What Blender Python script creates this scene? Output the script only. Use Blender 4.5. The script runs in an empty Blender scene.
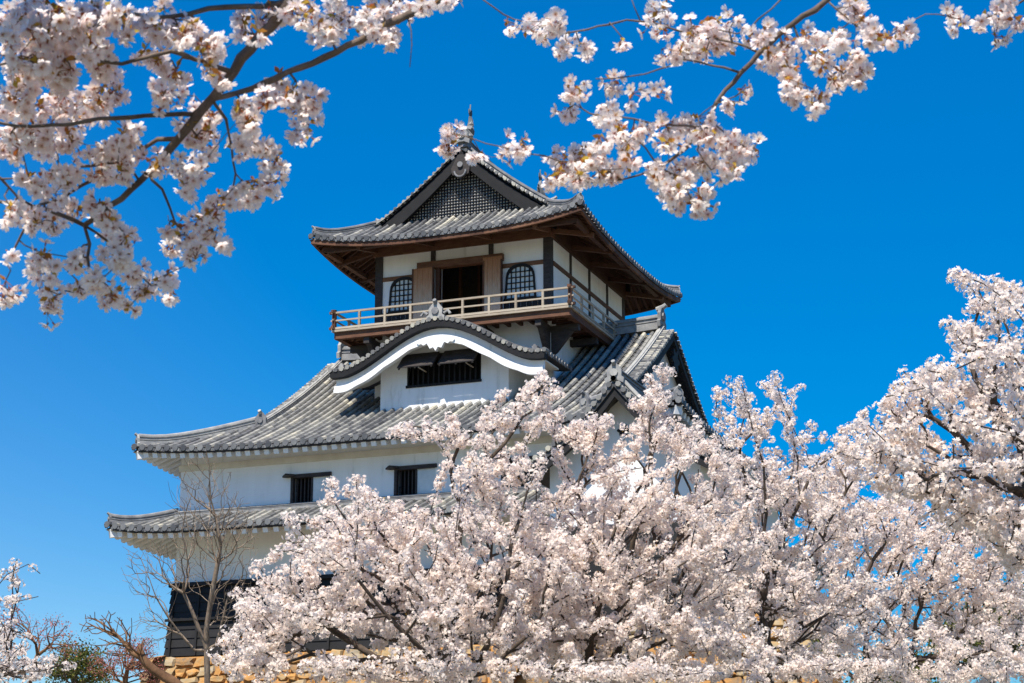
import bpy, math, random
import numpy as np
from mathutils import Vector, Matrix

random.seed(7)
rng = np.random.default_rng(11)
scene = bpy.context.scene
col = scene.collection

# ------------------------------------------------------------------ camera
CAM = np.array([20.84, -57.675, -17.36])
YAW, PIT, FPX = math.radians(21.04), math.radians(15.095), 1964.75
FW = np.array([-math.sin(YAW) * math.cos(PIT), math.cos(YAW) * math.cos(PIT), math.sin(PIT)])
RT = np.array([math.cos(YAW), math.sin(YAW), 0.0])
UP = np.cross(RT, FW)
cd = bpy.data.cameras.new('camera')
cam = bpy.data.objects.new('camera', cd)
col.objects.link(cam)
cam.matrix_world = Matrix(((RT[0], UP[0], -FW[0], CAM[0]), (RT[1], UP[1], -FW[1], CAM[1]),
                           (RT[2], UP[2], -FW[2], CAM[2]), (0, 0, 0, 1)))
cd.sensor_width = 36
cd.lens = FPX * 36 / 1024
cd.clip_start = 0.1
cd.clip_end = 6000
cd.dof.use_dof = True
cd.dof.focus_distance = 45
cd.dof.aperture_fstop = 14
scene.camera = cam

# ------------------------------------------------------------------ light
SUN_EL, SUN_AZ = math.radians(59), math.radians(181)      # azimuth clockwise from +Y
world = bpy.data.worlds.new('World')
scene.world = world
world.use_nodes = True
nt = world.node_tree
bg = nt.nodes['Background']
sky = nt.nodes.new('ShaderNodeTexSky')
sky.sky_type = 'NISHITA'
sky.sun_disc = False
sky.sun_elevation = SUN_EL
sky.sun_rotation = SUN_AZ
sky.altitude = 200
sky.air_density = 1.0
sky.dust_density = 0.1
sky.ozone_density = 3.0
hs = nt.nodes.new('ShaderNodeHueSaturation')
hs.inputs['Saturation'].default_value = 1.5
hs.inputs['Hue'].default_value = 0.504
hs.inputs['Value'].default_value = 0.97
# clear dry air: the blue stays deep almost down to the horizon, palest towards the west
wtc = nt.nodes.new('ShaderNodeTexCoord')
wsp = nt.nodes.new('ShaderNodeSeparateXYZ')
nt.links.new(wtc.outputs['Generated'], wsp.inputs[0])
def wmath(op, a, b=0.0, c=0.0, clamp=False):
    n = nt.nodes.new('ShaderNodeMath'); n.operation = op; n.use_clamp = clamp
    for k, v in enumerate((a, b, c)):
        if isinstance(v, (int, float)): n.inputs[k].default_value = v
        else: nt.links.new(v, n.inputs[k])
    return n.outputs[0]
low = wmath('MULTIPLY_ADD', wsp.outputs['Z'], -3.0, 1.27, True)
west = wmath('MULTIPLY_ADD', wsp.outputs['X'], -1.5, -.15, True)
lw = wmath('MULTIPLY', low, west)
sat = wmath('MULTIPLY_ADD', low, .5, 1.46)
nt.links.new(wmath('MULTIPLY_ADD', lw, -.6, sat), hs.inputs['Saturation'])
nt.links.new(wmath('MULTIPLY_ADD', lw, .14, wmath('MULTIPLY_ADD', low, -.26, .86)), hs.inputs['Value'])
nt.links.new(sky.outputs[0], hs.inputs['Color'])
nt.links.new(hs.outputs[0], bg.inputs['Color'])
bg.inputs['Strength'].default_value = 0.12
sd = bpy.data.lights.new('sun', 'SUN')
sd.energy = 4.9
sd.angle = math.radians(0.53)
sd.color = (1.0, 0.93, 0.82)
sun = bpy.data.objects.new('sun', sd)
col.objects.link(sun)
sv = Vector((math.sin(SUN_AZ) * math.cos(SUN_EL), math.cos(SUN_AZ) * math.cos(SUN_EL), math.sin(SUN_EL)))
sun.rotation_euler = sv.to_track_quat('Z', 'Y').to_euler()
sun.location = (0, -30, 40)
scene.view_settings.view_transform = 'Standard'
scene.view_settings.look = 'None'
scene.view_settings.exposure = 0.67
scene.view_settings.gamma = 1.0
scene.render.engine = 'CYCLES'
scene.cycles.max_bounces = 8
scene.cycles.diffuse_bounces = 6
scene.cycles.transmission_bounces = 6
scene.cycles.transparent_max_bounces = 4
scene.cycles.glossy_bounces = 2


def at(u, v, d):
    """world point seen at pixel (u, v), d metres in front of the camera"""
    return CAM + d * (FW + RT * (u - 512) / FPX + UP * (341.5 - v) / FPX)


def ground_z(x, y):
    s = np.clip((y + 50) / 34.0, 0, 1)
    s = s * s * (3 - 2 * s)
    far = np.clip((np.hypot(x, y) - 60) / 140.0, 0, 1)
    return -18.96 + 2.8 * s * (1 - far) - far * 6.0


# ------------------------------------------------------------------ materials
def new_mat(name, rough=0.7):
    m = bpy.data.materials.new(name)
    m.use_nodes = True
    b = m.node_tree.nodes['Principled BSDF']
    b.inputs['Roughness'].default_value = rough
    b.inputs['Specular IOR Level'].default_value = 0.3
    return m, m.node_tree, b


def noise(nt, scale, detail=4, rough=0.6, vec=None, sc=None):
    tc = nt.nodes.new('ShaderNodeTexCoord')
    n = nt.nodes.new('ShaderNodeTexNoise')
    n.inputs['Scale'].default_value = scale
    n.inputs['Detail'].default_value = detail
    n.inputs['Roughness'].default_value = rough
    if sc:
        mp = nt.nodes.new('ShaderNodeMapping')
        mp.inputs['Scale'].default_value = sc
        nt.links.new(tc.outputs['Object'], mp.inputs[0])
        nt.links.new(mp.outputs[0], n.inputs['Vector'])
    else:
        nt.links.new(tc.outputs['Object'], n.inputs['Vector'])
    return n


def ramp(nt, src, stops):
    r = nt.nodes.new('ShaderNodeValToRGB')
    e = r.color_ramp.elements
    while len(e) < len(stops):
        e.new(0.5)
    for k, (p, c) in enumerate(stops):
        e[k].position = p
        e[k].color = (*c, 1)
    nt.links.new(src, r.inputs[0])
    return r


def mixc(nt, fac, a, b, mode='MIX'):
    m = nt.nodes.new('ShaderNodeMix')
    m.data_type = 'RGBA'
    m.blend_type = mode
    for sock, val in ((m.inputs[0], fac), (m.inputs[6], a), (m.inputs[7], b)):
        if hasattr(val, 'is_linked') or hasattr(val, 'links'):
            nt.links.new(val, sock)
        elif isinstance(val, (int, float)):
            sock.default_value = val
        else:
            sock.default_value = (*val, 1)
    return m.outputs[2]


def attr(nt, name):
    a = nt.nodes.new('ShaderNodeAttribute')
    a.attribute_name = name
    return a.outputs['Fac']


def bump(nt, b, h, strength, dist=0.02):
    bp = nt.nodes.new('ShaderNodeBump')
    bp.inputs['Strength'].default_value = strength
    bp.inputs['Distance'].default_value = dist
    nt.links.new(h, bp.inputs['Height'])
    nt.links.new(bp.outputs[0], b.inputs['Normal'])


def mottled(name, stops, scale=3.0, rough=0.7, sc=None, bmp=0.3, rnd=0.0, rough2=None):
    m, nt, b = new_mat(name, rough)
    n = noise(nt, scale, 6, 0.65, sc=sc)
    src = n.outputs['Fac']
    if rnd:
        a = attr(nt, 'rnd')
        mm = nt.nodes.new('ShaderNodeMix')
        mm.data_type = 'FLOAT'
        mm.inputs[0].default_value = rnd
        nt.links.new(src, mm.inputs[2])
        nt.links.new(a, mm.inputs[3])
        src = mm.outputs[0]
    r = ramp(nt, src, stops)
    nt.links.new(r.outputs[0], b.inputs['Base Color'])
    if bmp:
        bump(nt, b, n.outputs['Fac'], bmp)
    return m


M = {}
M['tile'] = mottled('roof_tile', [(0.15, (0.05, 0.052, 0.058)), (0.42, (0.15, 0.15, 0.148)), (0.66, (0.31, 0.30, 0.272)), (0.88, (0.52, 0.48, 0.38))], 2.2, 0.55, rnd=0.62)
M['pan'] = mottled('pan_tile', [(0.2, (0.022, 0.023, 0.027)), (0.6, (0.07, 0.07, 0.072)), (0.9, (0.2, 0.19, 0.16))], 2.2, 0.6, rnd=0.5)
M['tileend'] = mottled('tile_end', [(0.2, (0.05, 0.053, 0.06)), (0.6, (0.14, 0.145, 0.15)), (0.9, (0.28, 0.28, 0.27))], 5, 0.55, rnd=0.5)
M['ridge'] = mottled('ridge_tile', [(0.25, (0.09, 0.092, 0.1)), (0.5, (0.24, 0.24, 0.24)), (0.75, (0.42, 0.41, 0.38))], 3.5, 0.6, rnd=0.35)
M['plaster'] = mottled('white_plaster', [(0.22, (0.52, 0.52, 0.49)), (0.40, (0.77, 0.775, 0.775)), (0.8, (0.85, 0.855, 0.86))], 1.6, 0.85, sc=(2.2, 2.2, 0.35), bmp=0.05)
M['cream'] = mottled('cream_plaster', [(0.3, (0.58, 0.53, 0.44)), (0.7, (0.74, 0.70, 0.61))], 2, 0.85, bmp=0.05)
M['brown'] = mottled('brown_timber', [(0.25, (0.04, 0.016, 0.009)), (0.55, (0.105, 0.046, 0.026)), (0.85, (0.22, 0.11, 0.06))], 3, 0.75, sc=(1, 1, 4), rnd=0.4)
M['dark'] = mottled('dark_timber', [(0.3, (0.022, 0.018, 0.018)), (0.7, (0.06, 0.05, 0.048))], 4, 0.7, sc=(1, 1, 4))
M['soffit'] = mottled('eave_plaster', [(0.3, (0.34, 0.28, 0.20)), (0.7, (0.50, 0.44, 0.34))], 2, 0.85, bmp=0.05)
M['black'] = mottled('black_lacquered_board', [(0.3, (0.006, 0.006, 0.007)), (0.75, (0.017, 0.016, 0.017))], 3, 0.7, rnd=0.3)
M['grey_wood'] = mottled('weathered_wood', [(0.2, (0.16, 0.125, 0.09)), (0.5, (0.36, 0.30, 0.23)), (0.85, (0.52, 0.46, 0.37))], 5, 0.8, sc=(0.6, 0.6, 6), rnd=0.3)
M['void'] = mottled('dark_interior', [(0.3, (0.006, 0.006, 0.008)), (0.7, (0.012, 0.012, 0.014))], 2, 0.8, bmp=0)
M['paper'] = mottled('window_paper', [(0.3, (0.55, 0.60, 0.62)), (0.7, (0.70, 0.74, 0.75))], 3, 0.8, bmp=0)
M['stone'] = mottled('castle_stone', [(0.0, (0.13, 0.12, 0.11)), (0.28, (0.24, 0.16, 0.09)), (0.45, (0.46, 0.22, 0.06)), (0.62, (0.38, 0.27, 0.14)), (0.8, (0.34, 0.31, 0.26)), (1.0, (0.20, 0.19, 0.17))], 7, 0.9, rnd=0.45, bmp=1.0)
M['bark'] = mottled('cherry_bark', [(0.25, (0.05, 0.034, 0.027)), (0.55, (0.15, 0.11, 0.085)), (0.85, (0.30, 0.24, 0.20))], 9, 0.85, bmp=0.7)
M['bark_dark'] = mottled('dark_cherry_bark', [(0.25, (0.025, 0.018, 0.014)), (0.55, (0.075, 0.055, 0.042)), (0.85, (0.17, 0.135, 0.11))], 6, 0.85, bmp=0.5)
M['bark_grey'] = mottled('grey_bark', [(0.25, (0.10, 0.085, 0.07)), (0.55, (0.24, 0.205, 0.17)), (0.85, (0.42, 0.37, 0.31))], 5, 0.85, bmp=0.5)
M['bark_twig'] = mottled('brown_grey_twig', [(0.25, (0.10, 0.072, 0.05)), (0.55, (0.25, 0.19, 0.14)), (0.85, (0.44, 0.37, 0.29))], 7, 0.85, bmp=0.5)
M['bark_brown'] = mottled('brown_bark', [(0.25, (0.06, 0.03, 0.015)), (0.55, (0.19, 0.10, 0.05)), (0.85, (0.32, 0.21, 0.12))], 5, 0.85, bmp=0.5)

# door: brown above, bleached below
m, nt_, b_ = new_mat('bleached_door_wood', 0.8)
tc = nt_.nodes.new('ShaderNodeTexCoord'); sp = nt_.nodes.new('ShaderNodeSeparateXYZ')
nt_.links.new(tc.outputs['Object'], sp.inputs[0])
nz = noise(nt_, 6, 5, 0.6, sc=(5, 5, 0.6))
ad = nt_.nodes.new('ShaderNodeMath'); ad.operation = 'MULTIPLY_ADD'
nt_.links.new(nz.outputs['Fac'], ad.inputs[0]); ad.inputs[1].default_value = 1.6
nt_.links.new(sp.outputs['Z'], ad.inputs[2])
mr = nt_.nodes.new('ShaderNodeMapRange'); mr.inputs[1].default_value = 12.4; mr.inputs[2].default_value = 14.2
nt_.links.new(ad.outputs[0], mr.inputs[0])
rr = ramp(nt_, mr.outputs[0], [(0.0, (0.50, 0.40, 0.31)), (0.5, (0.38, 0.20, 0.11)), (1.0, (0.26, 0.10, 0.04))])
nt_.links.new(rr.outputs[0], b_.inputs['Base Color'])
M['door'] = m


def petal_mat(name, light, dark, centre, trans=0.35):
    m = bpy.data.materials.new(name)
    m.use_nodes = True
    nt = m.node_tree
    for n in list(nt.nodes):
        nt.nodes.remove(n)
    out = nt.nodes.new('ShaderNodeOutputMaterial')
    c1 = mixc(nt, attr(nt, 'rnd'), dark, light)
    c2 = mixc(nt, attr(nt, 'ctr'), c1, centre)
    d = nt.nodes.new('ShaderNodeBsdfDiffuse')
    t = nt.nodes.new('ShaderNodeBsdfTranslucent')
    mx = nt.nodes.new('ShaderNodeMixShader')
    mx.inputs[0].default_value = trans
    nt.links.new(c2, d.inputs[0]); nt.links.new(c2, t.inputs[0])
    nt.links.new(d.outputs[0], mx.inputs[1]); nt.links.new(t.outputs[0], mx.inputs[2])
    nt.links.new(mx.outputs[0], out.inputs[0])
    return m


M['petal'] = petal_mat('cherry_petal', (0.98, 0.94, 0.90), (0.96, 0.85, 0.82), (0.70, 0.28, 0.26), .73)
M['petal_far'] = petal_mat('cherry_petal_far', (0.97, 0.94, 0.895), (0.95, 0.88, 0.83), (0.92, 0.76, 0.68), .54)
M['leaf_bronze'] = petal_mat('young_bronze_leaf', (0.50, 0.36, 0.06), (0.42, 0.12, 0.04), (0.25, 0.10, 0.03), 0.4)
M['calyx'] = petal_mat('calyx_and_stalk', (0.36, 0.09, 0.06), (0.30, 0.20, 0.06), (0.62, 0.42, 0.06), 0.15)
M['evergreen'] = petal_mat('evergreen_leaf', (0.17, 0.17, 0.045), (0.06, 0.08, 0.022), (0.03, 0.04, 0.01), 0.25)
M['redbud'] = petal_mat('red_bud', (0.55, 0.20, 0.17), (0.30, 0.10, 0.08), (0.2, 0.05, 0.05), 0.2)


# ------------------------------------------------------------------ object helpers
ORIG = {}


def tag(o, label=None, cat=None, group=None, kind=None):
    if label: o['label'] = label
    if cat: o['category'] = cat
    if group: o['group'] = group
    if kind: o['kind'] = kind
    return o


def empty(name, loc):
    o = bpy.data.objects.new(name, None)
    o.empty_display_size = 0.3
    o.location = loc
    col.objects.link(o)
    ORIG[o] = np.array(loc, float)
    return o


def link(name, me, mats, parent, off):
    for m_ in mats:
        me.materials.append(m_)
    o = bpy.data.objects.new(name, me)
    col.objects.link(o)
    ORIG[o] = off
    if parent:
        o.parent = parent
        if parent.type != 'EMPTY':
            pass
    return o


class MB:
    def __init__(s):
        s.v, s.f, s.r, s.m = [], [], [], []
        s.mats = []
        s.cur = 0

    def mat(s, key):
        if M[key] not in s.mats:
            s.mats.append(M[key])
        s.cur = s.mats.index(M[key])
        return s

    def add(s, vs, fs, r=None):
        n = len(s.v)
        s.v.extend([tuple(map(float, p)) for p in vs])
        if r is None: r = random.random()
        for f in fs:
            s.f.append([n + i for i in f]); s.r.append(r); s.m.append(s.cur)

    def hexa(s, P, r=None):       # 8 pts: bottom ring 0-3, top ring 4-7
        s.add(P, [(0, 3, 2, 1), (4, 5, 6, 7), (0, 1, 5, 4), (1, 2, 6, 5), (2, 3, 7, 6), (3, 0, 4, 7)], r)

    def box(s, x0, x1, y0, y1, z0, z1, r=None):
        s.hexa([(x0, y0, z0), (x1, y0, z0), (x1, y1, z0), (x0, y1, z0), (x0, y0, z1), (x1, y0, z1), (x1, y1, z1), (x0, y1, z1)], r)

    def beam(s, a, b, w, h, r=None):      # box from a to b; w horizontal width, h height (centred)
        a = np.array(a, float); b = np.array(b, float)
        d = b - a; d /= np.linalg.norm(d)
        side = np.cross(d, (0, 0, 1.0))
        if np.linalg.norm(side) < 1e-3: side = np.array((1.0, 0, 0))
        side /= np.linalg.norm(side)
        up = np.cross(side, d)
        P = []
        for q in (a, b):
            P.append([q - side * w / 2 - up * h / 2, q + side * w / 2 - up * h / 2, q + side * w / 2 + up * h / 2, q - side * w / 2 + up * h / 2])
        s.hexa(P[0] + P[1], r)

    def prism(s, poly, fn, t0, t1, r=None):
        """poly 2D -> fn(a,b,t) at t0 and t1"""
        n = len(poly)
        vs = [fn(a, b, t0) for a, b in poly] + [fn(a, b, t1) for a, b in poly]
        fs = [list(range(n)), list(range(2 * n - 1, n - 1, -1))] + [(i, (i + 1) % n, n + (i + 1) % n, n + i) for i in range(n)]
        s.add(vs, fs, r)

    def strip(s, top, bot, off, r=None):
        """board whose face runs between polylines top and bot, thickness vector off"""
        n = len(top); off = np.array(off, float)
        T = [np.array(p, float) for p in top]; B = [np.array(p, float) for p in bot]
        vs = T + B + [p + off for p in T] + [p + off for p in B]
        fs = []
        for i in range(n - 1):
            fs += [(i, i + 1, n + i + 1, n + i), (2 * n + i, 3 * n + i, 3 * n + i + 1, 2 * n + i + 1),
                   (i, 2 * n + i, 2 * n + i + 1, i + 1), (n + i, n + i + 1, 3 * n + i + 1, 3 * n + i)]
        fs += [(0, n, 3 * n, 2 * n), (n - 1, 3 * n - 1, 4 * n - 1, 2 * n - 1)]
        s.add(vs, fs, r)

    def tube(s, pts, rad, n=6, r=None, cap=True):
        pts = [np.array(p, float) for p in pts]
        if not hasattr(rad, '__len__'): rad = [rad] * len(pts)
        base = len(s.v)
        vs = []
        ref = np.array((0.123, 0.37, 0.91))
        for i, p in enumerate(pts):
            d = pts[min(i + 1, len(pts) - 1)] - pts[max(i - 1, 0)]
            d = d / (np.linalg.norm(d) + 1e-9)
            a = np.cross(d, ref); a /= np.linalg.norm(a) + 1e-9
            b = np.cross(d, a)
            for k in range(n):
                t = 2 * math.pi * k / n
                vs.append(p + rad[i] * (math.cos(t) * a + math.sin(t) * b))
        fs = []
        for i in range(len(pts) - 1):
            for k in range(n):
                fs.append((i * n + k, i * n + (k + 1) % n, (i + 1) * n + (k + 1) % n, (i + 1) * n + k))
        if cap:
            fs.append(list(range(n - 1, -1, -1))); fs.append([(len(pts) - 1) * n + k for k in range(n)])
        s.add(vs, fs, r)

    def sweep(s, path, section, r=None, closed=True, side=None):
        """section 2D (side, up) swept along path with up = world z"""
        path = [np.array(p, float) for p in path]
        m = len(section); vs = []
        for i, p in enumerate(path):
            d = path[min(i + 1, len(path) - 1)] - path[max(i - 1, 0)]
            sd = side if side is not None else np.cross(d, (0, 0, 1.0))
            sd = sd / (np.linalg.norm(sd) + 1e-9)
            for a, b in section:
                vs.append(p + sd * a + np.array((0, 0, b)))
        fs = []
        for i in range(len(path) - 1):
            for k in range(m if closed else m - 1):
                k2 = (k + 1) % m
                fs.append((i * m + k, i * m + k2, (i + 1) * m + k2, (i + 1) * m + k))
        fs.append(list(range(m))); fs.append([(len(path) - 1) * m + k for k in range(m - 1, -1, -1)])
        s.add(vs, fs, r)

    def build(s, name, parent=None, label=None, smooth=False):
        off = ORIG[parent] if parent is not None else np.zeros(3)
        me = bpy.data.meshes.new(name)
        V = np.array(s.v, float) - off
        me.from_pydata(V.tolist(), [], s.f)
        me.polygons.foreach_set('material_index', s.m)
        if smooth: me.polygons.foreach_set('use_smooth', [True] * len(s.f))
        a = me.attributes.new('rnd', 'FLOAT', 'FACE')
        a.data.foreach_set('value', s.r)
        me.update()
        o = link(name, me, s.mats, parent, off)
        if label: o['label'] = label
        return o


# ------------------------------------------------------------------ the castle keep
KEEP = empty('castle_keep', (-3.12, 3.9, -10.9))
tag(KEEP, 'white walled castle keep with stacked grey tiled roofs behind the blossoming cherry trees', 'castle')
XC, YC = -3.12, 3.9


def half(n=4, r=1.0):
    return [(r * math.cos(math.pi * k / n), r * math.sin(math.pi * k / n)) for k in range(n + 1)]


def tile_row(mb, fn, s0, s1, r0, across, seg=0.3):
    """cover tiles along fn(s) (s from eave s0 to top s1); across = unit vector across the row"""
    L = s1 - s0
    if L < 0.08: return
    n = max(1, int(round(L / seg)))
    H = half(4)
    row = random.gauss(.5, .17)
    for i in range(n):
        a, b = s0 + L * i / n, s0 + L * (i + 1) / n
        pa, pb = fn(a), fn(b)
        nrm = np.cross(across, pb - pa); nrm /= np.linalg.norm(nrm) + 1e-9
        if nrm[2] < 0: nrm = -nrm
        vs = [pa + across * c * r0 + nrm * (q * r0 * 1.15) for c, q in H] + [pb + across * c * r0 * .9 + nrm * (q * r0 * 1.0) for c, q in H]
        mb.add(vs, [(k, k + 1, 6 + k, 5 + k) for k in range(4)] + [(4, 3, 2, 1, 0)], min(1, max(0, random.gauss(row, .13))))


def disc(mb, c, nrm, r, th=0.03, n=8):
    nrm = np.array(nrm, float); nrm /= np.linalg.norm(nrm)
    a = np.cross(nrm, (0, 0, 1.0)); a /= np.linalg.norm(a) + 1e-9
    b = np.cross(nrm, a)
    ring = [c + r * (math.cos(2 * math.pi * k / n) * a + math.sin(2 * math.pi * k / n) * b) for k in range(n)]
    mb.add(ring + [p + nrm * th for p in ring], [list(range(n)), list(range(n, 2 * n))] + [(k, (k + 1) % n, n + (k + 1) % n, n + k) for k in range(n)])


RIDGE_SEC = [(-.2, -.12), (-.2, .1), (-.15, .1), (-.15, .14), (-.19, .14), (-.19, .18), (-.14, .18), (-.14, .26), (-.18, .26), (-.18, .30), (-.10, .30),
             (-.09, .37), (0, .42), (.09, .37), (.10, .30), (.18, .30), (.18, .26), (.14, .26), (.14, .18), (.19, .18), (.19, .14), (.15, .14), (.15, .1), (.2, .1), (.2, -.12)]


def scale_sec(sec, a, b=None):
    b = b or a
    return [(x * a, y * b) for x, y in sec]


def oni(mb, c, d, s=1.0):
    """demon-face end tile: shield plate with shoulders and an upturned round tile on top; d = horizontal outward direction"""
    d = np.array((d[0], d[1], 0.0)); d /= np.linalg.norm(d)
    sd = np.array((-d[1], d[0], 0)); up = np.array((0, 0, 1.0)); c = np.array(c, float)
    prof = [(-.30, -.15), (-.33, .02), (-.24, .08), (-.25, .28), (-.14, .42), (-.06, .52), (.06, .52), (.14, .42), (.25, .28), (.24, .08), (.33, .02), (.30, -.15), (.1, -.05), (-.1, -.05)]
    mb.prism(prof, lambda a, b, t: c + sd * a * s + up * b * s + d * t * s, 0, .1)
    disc(mb, c + up * .2 * s + d * .1 * s, d, .13 * s, .05 * s)
    pts = [c + up * .44 * s - d * .1 * s, c + up * .49 * s + d * .1 * s, c + up * .56 * s + d * .2 * s]
    mb.tube(pts, [.075 * s, .08 * s, .07 * s], 7)


class Roof:
    """hip-and-gable roof; local x runs along the ridge. axis='x' or 'y' gives that direction in the world"""

    def __init__(s, cx, cy, hx, hy, xv, xg, ze, a, b, L, p=3.0, axis='x'):
        s.__dict__.update(dict(cx=cx, cy=cy, hx=hx, hy=hy, xv=xv, xg=xg, ze=ze, a=a, b=b, L=L, p=p, axis=axis))

    def w(s, lx, ly, z):
        return np.array((s.cx + lx, s.cy + ly, z)) if s.axis == 'x' else np.array((s.cx - ly, s.cy + lx, z))

    def wd(s, lx, ly):
        return np.array((lx, ly, 0.0)) if s.axis == 'x' else np.array((-ly, lx, 0.0))

    def h(s, d): return s.a * d + s.b * d * d

    def lift(s, lx, ly): return s.L * (min(1, abs(lx) / s.hx) ** s.p) * (min(1, abs(ly) / s.hy) ** s.p)

    def zf(s, lx, ly): return s.ze + s.h(s.hy - abs(ly)) + s.lift(lx, ly)      # long faces

    def zs(s, lx, ly): return s.ze + s.h(s.hx - abs(lx)) + s.lift(lx, ly)      # end skirts

    def rows(s, spacing):
        n = int(round(2 * s.hx / spacing)); out = []
        for i in range(n + 1):
            lx = -s.hx + .06 + (2 * s.hx - .12) * i / n
            end = s.hy if abs(lx) <= s.xv else s.hx - abs(lx)
            for sg in (-1, 1):
                fn = (lambda t, lx=lx, sg=sg: s.w(lx, sg * (s.hy - t), s.zf(lx, s.hy - t)))
                out.append((fn, end - (0.05 if end < s.hy else .12), s.wd(1, 0), s.wd(0, sg)))
        n = int(round(2 * s.hy / spacing))
        for i in range(n + 1):
            ly = -s.hy + .06 + (2 * s.hy - .12) * i / n
            end = min(s.hx - s.xg, s.hy - abs(ly))
            for sg in (-1, 1):
                fn = (lambda t, ly=ly, sg=sg: s.w(sg * (s.hx - t), ly, s.zs(s.hx - t, ly)))
                out.append((fn, end - .05, s.wd(0, 1), s.wd(sg, 0)))
        return out

    def tiles(s, parent, spacing=0.27, r=0.078, name='roof', label=None):
        mb = MB()
        step = 2
        for fn, end, ac, outw in s.rows(spacing):
            mb.mat('tile')
            tile_row(mb, lambda t: fn(t) + np.array((0, 0, .03)), 0, end, r, ac)
            mb.mat('tileend')
            disc(mb, fn(0) + np.array((0, 0, .035)) + outw * .0, outw, r * 1.22, .035)
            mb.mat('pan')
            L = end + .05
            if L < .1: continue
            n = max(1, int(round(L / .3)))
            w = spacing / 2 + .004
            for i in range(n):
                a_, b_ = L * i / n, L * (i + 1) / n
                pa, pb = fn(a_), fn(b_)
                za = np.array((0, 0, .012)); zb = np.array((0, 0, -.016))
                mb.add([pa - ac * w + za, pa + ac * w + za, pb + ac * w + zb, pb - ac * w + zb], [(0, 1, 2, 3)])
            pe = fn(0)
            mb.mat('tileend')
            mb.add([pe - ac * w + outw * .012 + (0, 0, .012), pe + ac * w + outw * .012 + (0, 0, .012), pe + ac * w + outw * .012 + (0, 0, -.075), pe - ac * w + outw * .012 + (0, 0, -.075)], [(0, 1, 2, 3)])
        o = mb.build(name, parent, label)
        return o

    def verge_path(s, lx, d0=None, dz=0.0, n=14, side=1):
        d0 = s.hx - s.xv if d0 is None else d0
        return [s.w(lx, side * (s.hy - t), s.zf(lx, s.hy - t) + dz) for t in np.linspace(d0, s.hy, n)]

    def ridges(s, parent, sc=1.0, kud=True, verge=True, ridge_h=1.0, rin=.12, koff=.2, ksc=.9):
        mb = MB().mat('ridge')
        sec = scale_sec(RIDGE_SEC, sc)
        top = scale_sec(RIDGE_SEC, sc * 1.1, sc * 1.05 * ridge_h)
        # main ridge, slightly swept up at its ends
        xr = s.xv - rin
        P = [s.w(x, 0, s.zf(x, 0) + .05 + .14 * abs(x / xr) ** 2.5) for x in np.linspace(-xr, xr, 25)]
        mb.sweep(P, top)
        for sx in (-1, 1):
            oni(mb, P[0 if sx < 0 else -1] + np.array((0, 0, .1)) + s.wd(sx * .02, 0), s.wd(sx, 0), sc * 1.15)
        mb.build('ridge', parent)
        for sx in (-1, 1):
            d0 = s.hx - s.xv
            for sy in (-1, 1):
                # hip ridge
                mb = MB().mat('ridge')
                H = []
                for k, d in enumerate(np.linspace(.12, d0 + .25, 10)):
                    lx, ly = s.hx - d, s.hy - d
                    H.append(s.w(sx * lx, sy * ly, s.zf(lx, ly) + .02 + .10 * max(0, 1 - k / 3.0) ** 2))
                mb.sweep(H, scale_sec(sec, .85, .8))
                dd = H[0] - H[1]
                oni(mb, H[0] + np.array((0, 0, -.02)), dd, sc * .62)
                mb.build('hip_ridge', parent)
                # descending ridge beside the verge
                if kud:
                    mb = MB().mat('ridge')
                    K = s.verge_path(sx * (s.xv - koff), d0 + .1, .03, 14, sy)
                    mb.sweep(K, scale_sec(sec, ksc))
                    oni(mb, K[0] + np.array((0, 0, .02)), s.wd(0, sy), sc * .85)
                    mb.build('descending_ridge', parent)
                # verge tiles
                if verge:
                    mb = MB()
                    nv = int((s.hy - d0) * 1.15 / .19)
                    for k in range(nv):
                        t = d0 + .15 + (s.hy - d0 - .25) * (k + .5) / nv
                        c = s.w(sx * (s.xv - koff + .06), sy * (s.hy - t), s.zf(s.xv, s.hy - t) + .06)
                        e = s.w(sx * (s.xv + .06), sy * (s.hy - t), s.zf(s.xv, s.hy - t) + .05)
                        mb.mat('tile')
                        mb.tube([c, e], [.062, .068], 7)
                    mb.build('verge_tiles', parent)

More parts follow.
